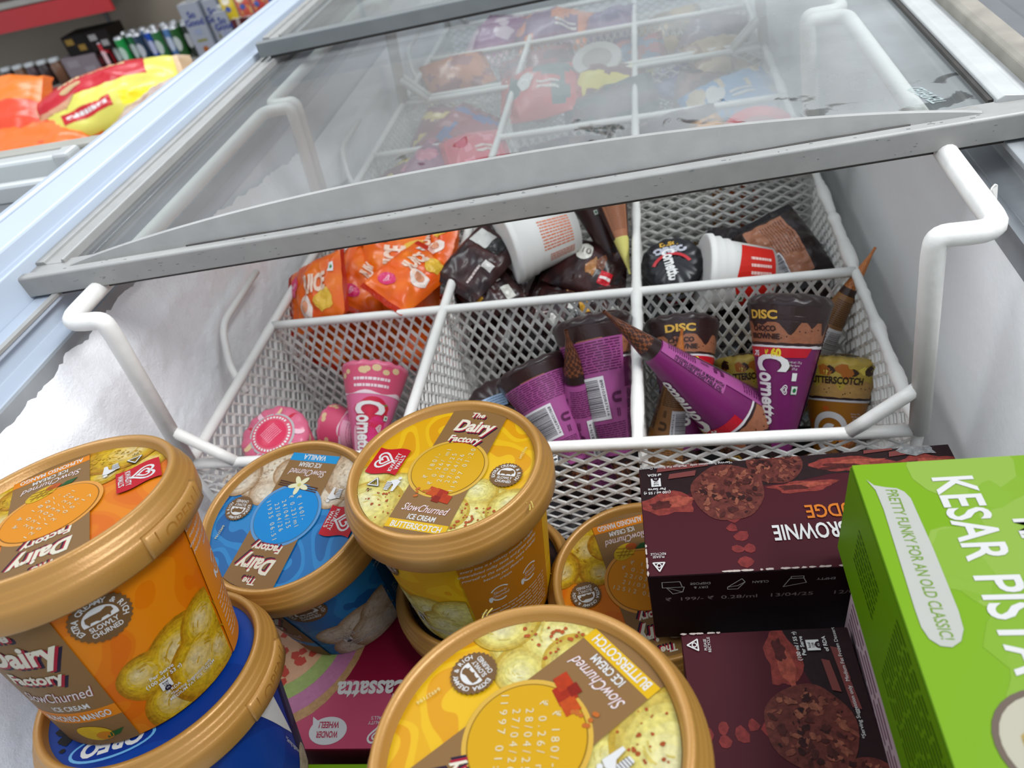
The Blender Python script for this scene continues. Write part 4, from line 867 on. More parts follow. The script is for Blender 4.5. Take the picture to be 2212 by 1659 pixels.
        full(TZ, CL, S(178, 118, 86), 0); c.lines(-.02, .040, .02, .085, 22, S(120, 76, 54), 1, 3, .35); c.barcode(-.022, .092, .004, .130, 2, 2, 'x'); c.rect(.026, TZ, .06, CL, S(60, 36, 34), 2); c.rect(-.06, TZ, -.026, CL, S(60, 36, 34), 2)
    return c
def cone_proto(kind):
    t = thing('wrapped_cone', 'proto', 'ice cream cone', Matrix.Identity(4)); n = 40
    base = dict(choc=S(120, 34, 98), butter=S(176, 112, 26), pink=S(232, 112, 156), oreo=S(26, 24, 28), cocoa=S(60, 36, 34), tan=S(178, 118, 86))[kind]
    capc = dict(choc=S(46, 30, 30), butter=S(196, 166, 70), pink=S(226, 110, 140), oreo=S(30, 28, 32), cocoa=S(48, 30, 30), tan=S(120, 80, 60))[kind]
    mb = MB(); zs = [TS - .0005, .07, .09, .12, CL - .0008]; mb.lathe([(cone_r(z), z) for z in zs], n, base); mb.obj('paper_sleeve', 'foil', t, True)
    zmap = lambda y: TS + (y - .030) / .112 * (CL - TS)
    cone_art(kind).build('sleeve_print', lambda x, y, o: ((cone_r(zmap(y)) + o) * math.cos(x / CR), (cone_r(zmap(y)) + o) * math.sin(x / CR), zmap(y)), t, ('foil',), .0034, .00013)
    # tip with the waffle pressed in
    mb = MB(); zs = [.0004] + [TS * i / 34 for i in range(1, 35)] + [TS + .0015]
    yel = kind == 'tan'
    def tipc(i, j):
        if yel: return S(222, 212, 120)
        z = zs[i]; a = j / n * 10; u = (a + z * 150) % 1; v = (a - z * 150) % 1
        if z > TS * .88: return S(44, 28, 28) if kind != 'butter' else S(60, 36, 26)
        ln = u < .2 or v < .2
        if kind == 'butter': return S(176, 96, 44) if ln else S(206, 126, 60)
        return S(124, 72, 44) if ln else S(66, 38, 30)
    mb.lathe([(cone_r(z) * 1.01 + .0001, z) for z in zs], n, tipc); mb.obj('waffle_tip', 'foil', t, True)
    # crimped lid of folded paper
    mb = MB(); V = []; prof = [(1.0, -.0008), (1.025, .0012), (1.0, .0040), (.90, .0066), (.6, .0090), (.3, .0098), (.0, .0098)]; N = 72
    for k, (r, z) in enumerate(prof):
        for j in range(N):
            a = 2 * PI * j / N; f = .0010 * math.sin(a * 14) * (1 if 1 <= k <= 3 else .3) + .0012 * noise.noise(Vector((math.cos(a) * 2, math.sin(a) * 2, k)))
            rr = CR * r * (1 + (.012 * math.sin(a * 17) if k == 1 else 0)); V.append((rr * math.cos(a), rr * math.sin(a), CL + z + f * (r > .05)))
    mb.add(V, [(i * N + j, i * N + (j + 1) % N, (i + 1) * N + (j + 1) % N, (i + 1) * N + j) for i in range(len(prof) - 1) for j in range(N)], capc); cp = mb.obj('folded_cap', 'foil', t, True)
    c = Canvas()
    if kind == 'pink':
        for k in range(9): a = 2 * PI * k / 9; c.disc(.021 * math.cos(a), .021 * math.sin(a), .0045, S(*((206, 34, 60), (236, 206, 160), (250, 200, 212))[k % 3]), 1, None, 12, .003, rot=a)
        c.disc(0, 0, .0185, S(190, 186, 186), 2); c.disc(0, 0, .0168, S(226, 90, 116), 3); [c.ring(0, 0, .0136, .0154, WHITE, 4, a * .18, a * .18 + .11, 2) for a in range(34)]; c.disc(0, 0, .0122, S(226, 48, 88), 4); c.lines(-.007, -.006, .007, .006, 7, S(246, 160, 180), 5, 2, .4)
    elif kind == 'oreo':
        c.text('DISC', 0, .019, .005, GOLD, 1, width=.016, bold=.04); c.text('OREO', 0, .0115, .0068, S(190, 190, 200), 1, width=.030, bold=.08)
        c.ring(0, -.012, .0165, .0195, S(196, 34, 44), 1, .5, PI - .5); c.text('Cornetto', 0, -.004, .011, WHITE, 2, width=.032, rot=-PI / 2 + .1, bold=.04)
    elif kind == 'choc': c.ring(.012, .006, .0016, .0026, WHITE, 2); c.disc(.012, .006, .0042, S(170, 30, 40), 1, None, 20)
    elif kind == 'cocoa': c.rect(-.013, -.004, .008, .008, S(160, 186, 216), 1); c.lines(-.008, -.003, .007, .007, 4, S(70, 90, 120), 2, 3, .3)
    elif kind == 'butter':
        c.disc(.004, .004, .010, S(232, 172, 40), 2, None, 14, wob=.2); c.text('BUTTER', 0, -.012, .006, S(40, 26, 16), 2, width=.026, bold=.04); c.rect(-.003, .0, .009, .004, S(110, 60, 20), 3)
    if c.t: c.build('cap_print', lambda x, y, o: (-y, x, CL + .0116 - 9.5 * (x * x + y * y) + o), t, ('foil',), .004)
    CONES[kind] = [t, False]
def cone(kind, label, top, tip, roll=0, scale=1.0):
    if kind not in CONES: cone_proto(kind)
    top = Vector(top); tip = Vector(tip); ax = (top - tip); sl = ax.length / CL; sr = max(.9, min(1.0, sl)) * scale
    v = (VIEW - top); M = frame(tip, v, ax) @ Matrix.Rotation(math.radians(roll), 4, 'Z') @ Matrix.Diagonal((sr, sr, sl, 1))
    t, used = CONES[kind]; grp = 'wrapped ice cream cones in the baskets'
    if not used: t.matrix_world = M; tag(t, label, None, grp); CONES[kind][1] = True
    else: t = copy_tree(t, M, label, grp)
    return t
# front right cell
cone('choc', 'purple chocolate brownie cone standing upright, showing its price and white logo', (.1743, .1060, .0100), (0.1572, 0.0237, -0.0978), -26, 1.06)
cone('choc', 'purple cone lying across the white divider, waffle tip pointing up left', (.1483, .0694, -.0667), (.0584, .0679, .0475), 82, 1.08)
cone('choc', 'purple cone with dark cap standing behind the lying cone', (.1050, .1300, -.0196), (0.1042, 0.0309, -0.0997), 12, 1.10)
cone('butter', 'golden brown cone wedged in the front right cell beside the divider', (.0880, .0600, -.1000), (.1055, .1046, .0000), 175, .95)
cone('butter', 'golden cone with white swirl at the right corner behind the brownie cone', (.2085, .1000, -.0400), (0.193, 0.0236, -0.1302), -6)
cone('butter', 'yellow cone seen between the two purple cones against the mesh', (.1483, .1250, -.0550), (0.1491, 0.0402, -0.1398), 10, .9)
cone('butter', 'golden cone whose waffle tip pokes over the right basket rail', (.1800, .1240, -.0850), (.2375, .1580, .0150), 165, .8)
cone('butter', 'golden cone low down at right with its waffle tip against the diagonal brace', (.1600, .0600, -.1300), (.2210, .0560, -.0500), 160, .7)
# front middle cell
cone('choc', 'purple cone with bar code leaning against the middle divider', (.0440, .1127, .0019), (0.0625, 0.0264, -0.0963), 172, 1.14)
cone('choc', 'purple cone standing on its wide end, waffle tip upward', (.0360, .0678, -.1073), (.0301, .0850, .0224), 168, 1.20)
cone('choc', 'purple cone with bar code leaning left beside the upturned cone', (-.0011, .0950, -.0212), (0.0376, 0.0253, -0.0874), 176, 1.14)
cone('cocoa', 'dark brown cone with a pale blue sticker on its cap', (-.030, .085, -.046), (-.038, .120, -.160), 0)
cone('oreo', 'black cookie cone low in the front middle cell', (.0095, .058, -.058), (-.004, .085, -.160), 8)
# front left cell
cone('pink', 'pink strawberry cone standing upright with its white logo', (-.1330, .1174, -.0300), (-0.1389, 0.0289, -0.0871), -6, 1.05)
cone('pink', 'pink cone turned cap first behind the vanilla tub', (-.1830, .038, -.018), (-.194, .080, -.140), 0)
cone('pink', 'pink cone lying on its side across the front left cell', (-.1734, .0914, -.0630), (-.0950, .0733, -.0640), 160, .8)
cone('pink', 'pink cone lying lowest beside the left divider', (-.1050, .0560, -.0760), (-.1850, .0613, -.1000), 150, .9)
# second row
cone('cocoa', 'dark brown cone leaning out of the second row below the lid', (.0300, .2860, .0440), (.0600, .2180, -.0400), -15)
cone('tan', 'tan cone with a pale yellow tip hanging beside the middle divider', (.0500, .2780, .0500), (.0685, .2050, -.0190), 10, .85)
cone('oreo', 'black cookie cone standing in the second row at right', (.102, .208, -.016), (.108, .250, -.120), 0)

# ================================================================ CUPS
def cup(label, rim, base, r0, r1, kind, roll=0):
    rim, base = Vector(rim), Vector(base); L = (rim - base).length; M = frame(base, VIEW - base, rim - base) @ Matrix.Rotation(roll, 4, 'Z')
    t = thing('ice_cream_cup', label, 'ice cream cup', M, 'white paper cups'); R = lambda z: r1 + (r0 - r1) * z / L
    mb = MB(); mb.lathe([(0, .002), (r1 - .002, .002), (r1, 0), (R(L * .62), L * .62), (R(L * .66) + .0012, L * .66), (R(L * .76) + .0004, L * .76), (R(L * .79) + .002, L * .79), (R(L * .88) + .001, L * .88), (R(L * .91) + .003, L * .91), (r0 + .002, L * .985), (r0 + .001, L), (r0 - .001, L), (0, L - .001)], 48, S(226, 224, 220)); mb.obj('cup_body', 'paper', t, True)
    c = Canvas(); P2 = r1
    if kind == 'text':
        c.lines(-.016, L * .12, .006, L * .58, 10, S(214, 120, 84), 0, 5, .5, True); c.lines(-.026, L * .12, -.019, L * .5, 4, S(214, 120, 84), 0, 6, .5, True)
        for k in range(2): c.ring(.012, L * (.18 + .2 * k), .0014, .0034, S(206, 110, 76), 0)
        c.rect(.017, 0.004, .03, L * .55, S(226, 130, 50), 0)
    else:
        c.poly([(-.03, .002), (.03, .002), (.03, L * .5), (-.002, L * .62), (-.03, L * .40)], S(206, 40, 30), 0); veg(c, -.012, L * .50, 1, 2); c.lines(.004, L * .1, .02, L * .4, 3, S(240, 200, 190), 2, 4, .4, True)
    c.build('cup_print', lambda x, y, o: ((R(y) + o) * math.cos(x / P2), (R(y) + o) * math.sin(x / P2), y), t, ('paper',), .005)
    return t
cup('white paper cup with orange print lying in the second row below the lid', (-.0330, .2195, .008), (.0200, .2500, .004), .0300, .0225, 'text', .25)
cup('white and red paper cup lying in the second row at right', (.1240, .1980, -.020), (.1750, .2020, -.032), .0290, .0225, 'red', -.2)
cup('white paper cup standing behind the mesh in the third row', (.150, .350, .015), (.150, .350, -.06), .032, .026, 'text', 2)

# ================================================================ FLOW PACKS
def pack(name, label, cat, a, b, width, thick, cols, art=None, group=None, up=None, seed=0, nu=30, nv=18, mats='foil', pinch=.10):
    a, b = Vector(a), Vector(b); L = (b - a).length; up = Vector(up) if up else (VIEW - (a + b) / 2).normalized() * .5 + Vector((0, 0, .6))
    M = frame((a + b) / 2, b - a, up); M = M @ Matrix.Translation((0, 0, -thick / 2)); t = thing(name, label, cat, M, group); W = width
    def surf(u, v, side=1):
        e = max(0.0, min(1.0, (1 - abs(u) / .86))) if abs(u) < .86 else 0.0
        f = (e ** .45) * max(0.0, 1 - abs(v) ** 2.6) ** .6
        wr = .035 * thick + .0009
        wk = (noise.noise(Vector((u * 4.2 + seed, v * 3.4, seed * .7))) * 1.6 + abs(noise.noise(Vector((u * 9 + v * 5, v * 8, seed + 3)))) * 1.4 - .4) * wr * (.35 + f)
        k = 1 - pinch * (abs(u) ** 3) * (1 if abs(u) < .86 else .8)
        zz = side * thick / 2 * f + wk + (.0006 * math.sin(v * 60) if abs(u) > .87 else 0)
        return (u * L / 2, v * W / 2 * k, thick / 2 + zz)
    us = [-1, -.93, -.87] + [-.86 + 1.72 * i / nu for i in range(nu + 1)] + [.87, .93, 1]
    for part, rng in (('seal', (0, 3)), ('wrapper', (2, len(us) - 3)), ('seal', (len(us) - 4, len(us) - 1))):
        mb = MB()
        for side in (1, -1):
            V = [surf(us[i], -1 + 2 * j / nv, side) for i in range(rng[0], rng[1] + 1) for j in range(nv + 1)]; n = nv + 1; F = []; Cc = []
            for i in range(rng[1] - rng[0]):
                for j in range(nv): F.append((i * n + j, (i + 1) * n + j, (i + 1) * n + j + 1, i * n + j + 1)); Cc.append(cols((us[rng[0] + i] + us[rng[0] + i + 1]) / 2, -1 + 2 * (j + .5) / nv, side) if callable(cols) else cols)
            mb.add(V, F, Cc)
        mb.obj(part, mats, t, part == 'wrapper')
    for one in (art if isinstance(art, list) else [art] if art else []):
        c = Canvas(); one(c)
        def facet(x, y):
            x = max(-.99, min(.99, x)); y = max(-.99, min(.99, y)); i = max(k for k in range(len(us) - 1) if us[k] <= x); fx = (x - us[i]) / (us[i + 1] - us[i]); q = (y + 1) / 2 * nv; j = min(int(q), nv - 1); fy = q - j; v0, v1 = -1 + 2 * j / nv, -1 + 2 * (j + 1) / nv
            a, b, d, e = (Vector(surf(us[i], v0)), Vector(surf(us[i + 1], v0)), Vector(surf(us[i + 1], v1)), Vector(surf(us[i], v1)))
            return a * (1 - fx) * (1 - fy) + b * fx * (1 - fy) + d * fx * fy + e * (1 - fx) * fy
        c.build('wrapper_print', lambda x, y, o: (lambda p: (p[0], p[1], p[2] + o * 2 + .0004))(facet(x, y)), t, (mats,), .06)
    return t
OR = S(240, 84, 6); ORL = S(250, 124, 16); ORR = S(224, 56, 14)
def or_cols(u, v, s): return mixc(OR, ORL, max(0, min(1, .5 + .8 * noise.noise(Vector((u * 2, v * 2, 4)))))) if abs(u) < .86 else ORR
def or_art(c):
    c.disc(-.55, .35, .16, S(226, 50, 110), 0, None, 20, .34); c.heart(-.55, .35, .09, S(250, 190, 206), 1, 0); c.text('JUICE', .2, .1, .5, S(250, 214, 190), 1, width=.7, bold=.05, shear=.2)
    c.disc(.45, -.45, .26, S(240, 190, 60), 0, None, 16, .3, wob=.4); c.disc(-.1, -.5, .2, S(246, 226, 214), 0, None, 20, .34, wob=.2); c.disc(-.1, -.5, .1, S(226, 150, 110), 1, None, 16, .18); c.rect(.62, .3, .74, .6, WHITE, 1); c.disc(.68, .45, .03, S(40, 130, 60), 2, None, 10, .07)
og = 'orange ice lolly packs'
for i, (lb, a, b, wd) in enumerate([
    ('orange lolly pack nearest the left side, pointing out over the rail', (-.2300, .186, .002), (-.1640, .200, .0), .058),
    ('orange lolly pack propped upright at the back left under the lid', (-.2000, .226, -.006), (-.1700, .284, .012), .045),
    ('orange lolly pack second from left, behind the pointed one', (-.1700, .186, -.018), (-.1490, .246, .004), .042),
    ('widest orange lolly pack, its flat seal towards the lid', (-.1300, .184, -.016), (-.1290, .262, .006), .064),
    ('orange lolly pack whose seal hangs over the front rail', (-.1270, .158, .008), (-.0900, .222, .012), .042),
    ('orange lolly pack leaning on the divider next to the chocolate packs', (-.1040, .204, -.006), (-.0860, .264, .016), .040)]):
    pack('ice_lolly_pack', lb, 'ice lolly', a, b, wd * 1.12, .026, or_cols, or_art, og, seed=i * 2.3, up=[(-.3, -.5, .8), (-.7, -.2, .7), (.5, -.4, .8), (.1, -.7, .7), (.4, -.2, .9), (-.5, -.3, .8)][i])
for i in range(5):
    pack('ice_lolly_pack', 'orange lolly pack low in the pile behind the mesh, ' + ('first', 'second', 'third', 'fourth', 'fifth')[i] + ' from the left', 'ice lolly', (-.215 + .028 * i, .172, -.055 - .02 * (i % 2)), (-.195 + .028 * i, .245, -.045 - .02 * (i % 3)), .045, .018, or_cols, None, og, seed=20 + i, nu=14, nv=10)
CH = S(66, 32, 30); CHD = S(38, 22, 24)
def ch_cols(u, v, s): return mixc(CH, CHD, max(0, min(1, .5 + noise.noise(Vector((u * 3, v * 2, 9))))))
def ch_art(k):
    def f(c):
        if k % 3 == 0: c.rect(.25, .0, .7, .75, S(206, 204, 198), 0); c.rect(.25, -.55, .7, 0, S(40, 38, 38), 0); c.rect(-.2, -.75, .0, -.35, S(220, 216, 210), 0); c.lines(-.7, -.36, -.2, -.24, 1, S(214, 196, 190), 1, 5, .7)
        elif k % 3 == 1: c.rect(-.8, .3, -.4, .9, RED, 0); c.heart(-.6, .6, .12, S(246, 190, 190), 1); c.disc(-.1, .4, .22, S(226, 222, 210), 0, None, 20, .34); c.text('110', -.1, .4, .2, S(80, 60, 50), 1); c.disc(.25, -.1, .16, S(176, 120, 70, .4), 0, None, 12, .3, wob=.6); c.disc(.45, .15, .14, S(120, 70, 44, .4), 0, None, 12, .25, wob=.6); c.rect(.5, -.6, .8, -.1, RED, 1); c.lines(.52, -.45, .78, -.25, 1, WHITE, 2, 3, .6)
        else: c.rect(-.6, -.2, -.3, .8, S(206, 150, 40), 0); c.rect(.3, -.8, .6, -.2, S(214, 210, 200), 0); c.lines(-.2, .1, .5, .5, 2, S(216, 206, 200), 1, 5, .5)
    return f
cg = 'chocolate bar packs'
for i, (lb, a, b, wd) in enumerate([
    ('brown chocolate pack with a white square, leaning on the left divider', (-.0720, .180, .002), (-.0330, .236, .012), .046),
    ('brown chocolate pack with a red flag, in the middle of the pile', (.0000, .236, -.014), (.0610, .214, -.026), .050),
    ('brown chocolate pack lying flat along the front rail at left', (-.0660, .172, -.014), (-.0250, .206, -.016), .040),
    ('brown chocolate pack with a white label at the rail centre', (-.0150, .190, -.034), (.0360, .176, -.034), .040),
    ('brown chocolate pack with gold stripe under the red flagged one', (-.0150, .226, -.030), (.0420, .204, -.040), .040),
    ('brown chocolate pack at the right end of the rail', (.0180, .178, -.036), (.0670, .186, -.032), .040),
    ('brown chocolate pack deep in the dark middle of the pile', (-.0350, .250, -.050), (.0200, .262, -.050), .050)]):
    pack('chocolate_pack', lb, 'ice cream bar', a, b, wd, .018, ch_cols, ch_art(i), cg, seed=i * 1.7)
ORD = ('first', 'second', 'third', 'fourth', 'fifth', 'sixth')
for i in range(6):
    x = -.058 + .022 * i; z = -.062 - .03 * (i % 2)
    pack('chocolate_pack', 'brown chocolate pack low in the pile behind the middle mesh, ' + ORD[i] + ' from the left', 'ice cream bar', (x, .172, z), (x + .012, .255, z + .012), .046, .024, ch_cols, None, cg, seed=40 + i, nu=12, nv=8)
for i in range(5):
    x = .092 + .027 * i; z = -.066 - .03 * (i % 2)
    pack('chocolate_pack', 'black chocolate pack under the cups behind the right mesh, ' + ORD[i] + ' from the left', 'ice cream bar', (x, .172, z), (x + .008, .262, z + .010), .046, .024, (S(34, 26, 28), S(196, 190, 184), S(44, 30, 30), S(30, 24, 26), S(60, 36, 30))[i], None, cg, seed=50 + i, nu=12, nv=8)
for i in range(5):
    x = -.052 + .026 * i
    pack('chocolate_pack', 'dark pack under the purple cones in the front middle cell, ' + ORD[i] + ' from the left', 'ice cream bar', (x, .020, -.142), (x + .006, .130, -.134), .044, .022, S(40 + 8 * (i % 2), 26, 30), None, cg, seed=60 + i, nu=12, nv=8)
for i in range(5):
    x = .094 + .027 * i
    pack('chocolate_pack', 'dark pack under the cones in the front right cell, ' + ORD[i] + ' from the left', 'ice cream bar', (x, .020, -.146), (x + .006, .130, -.138), .044, .022, S(42, 28 + 5 * (i % 2), 26), None, cg, seed=70 + i, nu=12, nv=8)
for i in range(4):
    x = -.208 + .034 * i
    pack('ice_lolly_pack', 'pink pack lying flat under the strawberry cones, ' + ORD[i] + ' from the left', 'ice lolly', (x, .020, -.140), (x + .006, .130, -.132), .048, .022, S(190, 70, 100), None, 'pink packs', seed=80 + i, nu=12, nv=8)
def po_art(c): c.rect(-.7, -.75, .75, .45, S(172, 112, 82), 0); c.lines(-.6, -.3, .3, .4, 9, S(110, 66, 46), 1, 4, .3); c.barcode(.15, -.7, .68, -.2, 1, 5, 'x')
pack('chocolate_pouch', 'dark pouch with a tan label leaning in the second row at right', 'ice cream bar', (.1740, .252, -.004), (.2020, .196, -.045), .056, .030, S(40, 28, 28), po_art, None, seed=5)
pack('chocolate_pouch', 'black pouch lying behind the white and red cup', 'ice cream bar', (.128, .248, -.030), (.172, .236, -.036), .05, .022, S(30, 24, 26), None, None, seed=8)

# things in the cells behind the misted glass
REAR = [  # x, y, length, width, yaw, thickness, colour, second colour, words
    (-.205, .430, .075, .050, .6, .02, (110, 30, 44), (214, 190, 60), 'maroon pack with yellow pieces at far left'),
    (-.098, .448, .060, .050, .3, .022, (214, 40, 70), (240, 120, 140), 'bright pink red pack beside the glass edge'),
    (-.150, .440, .070, .045, 1.2, .02, (130, 40, 90), (200, 90, 120), 'plum pack between maroon and pink packs'),
    (.000, .440, .085, .060, .1, .02, (58, 40, 44), (96, 74, 70), 'dark brown pack in the third row centre'),
    (.040, .400, .080, .050, .2, .02, (66, 50, 50), (160, 60, 60), 'dark pack with red corner in the third row'),
    (.045, .545, .090, .060, .15, .02, (40, 66, 66), (90, 60, 60), 'dark teal pack in the fourth row centre'),
    (-.040, .600, .085, .075, .05, .03, (206, 50, 44), (60, 96, 92), 'red and teal pack with wavy print'),
    (.045, .610, .080, .070, 1.3, .03, (110, 50, 56), (226, 206, 60), 'maroon pack with a yellow strip'),
    (-.140, .560, .085, .060, 1.1, .02, (150, 40, 60), (40, 80, 150), 'crimson pack with blue end'),
    (-.185, .590, .080, .050, 1.4, .02, (130, 36, 52), (220, 190, 80), 'crimson pack with yellow band by the frosted wall'),
    (.112, .430, .080, .060, .1, .02, (64, 44, 44), (120, 96, 90), 'dark brown pack beside the right divider'),
    (.138, .405, .050, .035, .5, .02, (206, 140, 50), (110, 70, 30), 'small orange gold pack at the glass edge'),
    (.180, .520, .080, .060, .3, .02, (60, 140, 196), (206, 180, 140), 'sky blue pack at right'),
    (.140, .640, .080, .060, .9, .03, (104, 84, 150), (60, 70, 130), 'violet blue pack in the fourth row right'),
    (.150, .560, .080, .050, 1.5, .02, (86, 50, 46), (130, 80, 70), 'brown pack under the wet streaks'),
    (-.040, .840, .100, .080, .0, .04, (226, 120, 50), (110, 40, 100), 'large orange and purple pack at the back'),
    (-.135, .850, .100, .060, 1.2, .03, (140, 50, 120), (220, 190, 200), 'magenta pack at the back left'),
    (.040, .830, .090, .060, 1.5, .05, (84, 50, 110), (120, 80, 130), 'deep purple upright pack at the back'),
    (.120, .820, .090, .070, .2, .03, (120, 96, 70), (170, 140, 90), 'tan pack at the back right'),
    (.190, .760, .080, .060, 1.2, .03, (120, 100, 110), (90, 80, 100), 'grey violet pack at the back right corner'),
    (.190, .640, .070, .050, .4, .02, (190, 160, 120), (150, 110, 80), 'beige pack by the right divider'),
    (-.190, .730, .080, .060, .4, .02, (200, 110, 50), (150, 60, 60), 'amber pack near the frosted wall'),
    (-.060, .740, .090, .060, .2, .02, (120, 40, 52), (70, 40, 50), 'wine red pack under the fifth rail'),
    (.060, .740, .090, .060, .1, .02, (140, 60, 60), (60, 90, 120), 'wine red and blue pack under the fifth rail'),
    (-.080, .380, .070, .050, .2, .02, (90, 40, 60), (190, 80, 90), 'plum and pink pack just under the front of the lid')]
for i, (x, y, l, wd, yaw, th, c1, c2, lb) in enumerate(REAR):
    C1, C2 = S(*c1), S(*c2)
    def cols(u, v, s, C1=C1, C2=C2, i=i): return C2 if noise.noise(Vector((u * 2.2 + i, v * 1.6, i * 3.1))) > .16 else C1
    def art(c, i=i, C2=C2):
        if i % 2 == 0: c.disc(-.3, .1, .2, S(226, 220, 214), 0, None, 18, .35, wob=.3, seed=i)
        c.lines(.0, -.4, .5, .0, 2, S(236, 226, 214), 1, i, .5)
    d = Vector((math.cos(yaw), math.sin(yaw), .12 * math.sin(i * 2.1))) * l / 2; p = Vector((max(-.172, min(.176, x)), y, -.016 + .012 * math.sin(i * 1.3))); d *= 1.2; wd *= 1.3; th *= 1.3
    pack('ice_cream_pack', lb + ', under the misted glass', 'ice cream bar', p - d, p + d, wd, th, cols, art if lb.startswith(('bright', 'red', 'large', 'sky')) else None, 'packs under the glass lids', up=(.2 * math.sin(i), -.3, 1), seed=i * 1.1, nu=16, nv=12)
def cap_cup(x, y, z, r, col, lb):
    t = thing('ice_cream_cup', lb, 'ice cream cup', frame((x, y, z - .05), (1, 0, 0), (0, -.35, 1)), 'round cups under the glass'); mb = MB()
    mb.lathe([(0, 0), (r * .8, 0), (r * .97, .045), (r * 1.03, .046), (r * 1.03, .050), (r, .0515), (r * .93, .0510), (0, .0505)], 36, lambda i, j: S(226, 190, 190) if i < 3 else col); mb.obj('cup_body', 'paper', t, True)
    c = Canvas(); c.disc(0, 0, r * .62, mixc(col, (1, .8, .7, 0), .35), 0); c.build('lid_print', lambda a, b, o: (a, b, .0512 + o), t)
cap_cup(.192, .418, .000, .034, S(206, 44, 56), 'round red strawberry cup near the front edge of the glass at right')
cap_cup(.030, .655, .015, .030, S(196, 190, 184), 'round white cup beside the yellow striped pack')
# white carton seen through the back mesh of the second row
t = carton('paper_carton', 'white carton with orange print standing behind the mesh at right', (.118, .318, -.115), 0, .088, .045, .125, dict(bottom=WHITE, top=WHITE, front=WHITE, right=WHITE, back=WHITE, left=WHITE), group='white cartons')
c = Canvas(); c.lines(.036, .02, .066, .118, 3, S(226, 120, 80), 0, 3, .5, True); c.rect(.024, .06, .032, .122, S(206, 130, 40), 0); c.rect(.038, .02, .060, .040, S(190, 40, 40), 0); c.rect(.004, .03, .030, .055, S(214, 170, 120), 0); c.build('front_print', lambda x, y, o: (x, -o, y), t)
for i, x in enumerate((-.19, -.12)):
    pack('chocolate_pack', ('dark', 'darkest')[i] + ' pack glimpsed through the back mesh behind the orange lollies', 'ice cream bar', (x - .03, .35, -.05), (x + .03, .36, -.04), .06, .03, S(50 - 14 * i, 34, 44), None, cg, seed=31 + i, nu=12, nv=10)

# ================================================================ SHOP BEHIND
# neighbouring freezers
t = thing('chest_freezer', 'grey topped neighbouring chest freezer beyond the white rim at left', 'freezer', Matrix.Translation((-.62, -.1, -.9)))
def np(mb, name, mat): o = mb.obj(name, mat, t); o.location = (.62, .1, .9); soften(o, .003); return o
m = MB(); m.box(-.92, -.8, -.88, -.372, .345, .085); np(m, 'cabinet', 'liner_white')
m = MB(); m.box(-.425, -.8, .085, -.372, .345, .118); np(m, 'side_rim', 'olive_grey')
m = MB(); m.box(-.92, .325, .085, -.425, .345, .114); np(m, 'end_rim', 'olive_grey')
m = MB(); m.box(-.92, .282, .100, -.440, .300, .121); np(m, 'lid_rail', 'silver_bar'); m = MB(); m.box(-.448, .280, .104, -.430, .301, .1225); np(m, 'rail_end', 'frame_white')
m = MB(); m.box(-.92, .246, .095, -.428, .256, .114); np(m, 'lid_rail', 'silver_bar')
m = MB(); m.box(-.92, -.8, .088, -.428, .246, .098); np(m, 'lid_pane', 'dark_grey')
m = MB(); m.box(-.92, .256, .088, -.428, .325, .102); np(m, 'lid_pane', 'rim_grey')
t = thing('chest_freezer', 'dark grey neighbouring freezer edge past the right rim', 'freezer', Matrix.Translation((.6, .3, -.9)))
def np2(mb, name, mat): o = mb.obj(name, mat, t); o.location = (-.6, -.3, .9); soften(o, .003); return o
m = MB(); m.box(.352, -.5, -.88, .95, 1.3, .095); np2(m, 'cabinet', 'dark_grey')
m = MB()
for k in range(4): m.box(.352 + .03 * k, -.5, .095, .370 + .03 * k, 1.3, .104 + .004 * (k % 2))
np2(m, 'ribbed_rim', 'dark_grey')
# shelving: boards with red front edges
SY = 2.58
sh = thing('shelf_unit', 'shop shelf unit with red shelf edges along the back wall', 'shelf', Matrix.Translation((-1.8, SY, -.9)))
for nm2, z, x0, x1, hgt, mat in (('shelf_board', -.382, -3.4, .3, .02, 'olive_grey'), ('red_edge', -.422, -3.4, .3, .078, 'shelf_red'), ('shelf_board', -.050, -3.4, -1.95, .02, 'olive_grey'), ('red_edge', -.110, -3.4, -1.95, .075, 'shelf_red'), ('shelf_board', -.80, -3.4, .3, .02, 'olive_grey'), ('red_edge', -.82, -3.4, .3, .05, 'shelf_red')):
    m = MB()
    if nm2 == 'red_edge': m.box(x0, SY - .012, z - .02, x1, SY, z - .02 + hgt)
    else: m.box(x0, SY, z, x1, SY + .36, z + hgt)
    o = m.obj(nm2, mat, sh); o.location = (1.8, -SY, .9)
ZT = -.362
def can(x, y, col, lb, r=.030, h=.125):
    t = thing('drink_can', lb, 'can', Matrix.Translation((x, y, ZT)), 'drink cans on the shelf'); mb = MB(); mb.lathe([(0, .004), (r * .75, .002), (r * .8, 0), (r, .008), (r, h - .010)], 24, col); mb.obj('can_body', 'foil', t, True)
    mb = MB(); mb.lathe([(r, h - .010), (r * .86, h - .001), (r * .86, h), (r * .80, h), (r * .78, h - .004), (0, h - .004)], 24); mb.obj('can_top', 'can_metal', t, True)
    c = Canvas(); c.disc(0, h * .5, .016, mixc(col, (1, 1, 1, 0), .5), 0, None, 20, .028); c.build('can_print', lambda a, b, o: ((r + o * 4) * math.sin(a / r), -(r + o * 4) * math.cos(a / r), b), t, ('foil',), .01)
cans = [((200, 40, 50), 'red'), ((40, 90, 50), 'dark green'), ((30, 150, 70), 'bright green'), ((30, 110, 60), 'green'), ((40, 60, 80), 'slate'), ((30, 80, 180), 'blue'), ((50, 110, 60), 'green and blue'), ((90, 130, 180), 'pale blue'), ((40, 90, 40), 'leaf green'), ((50, 60, 50), 'olive black')]
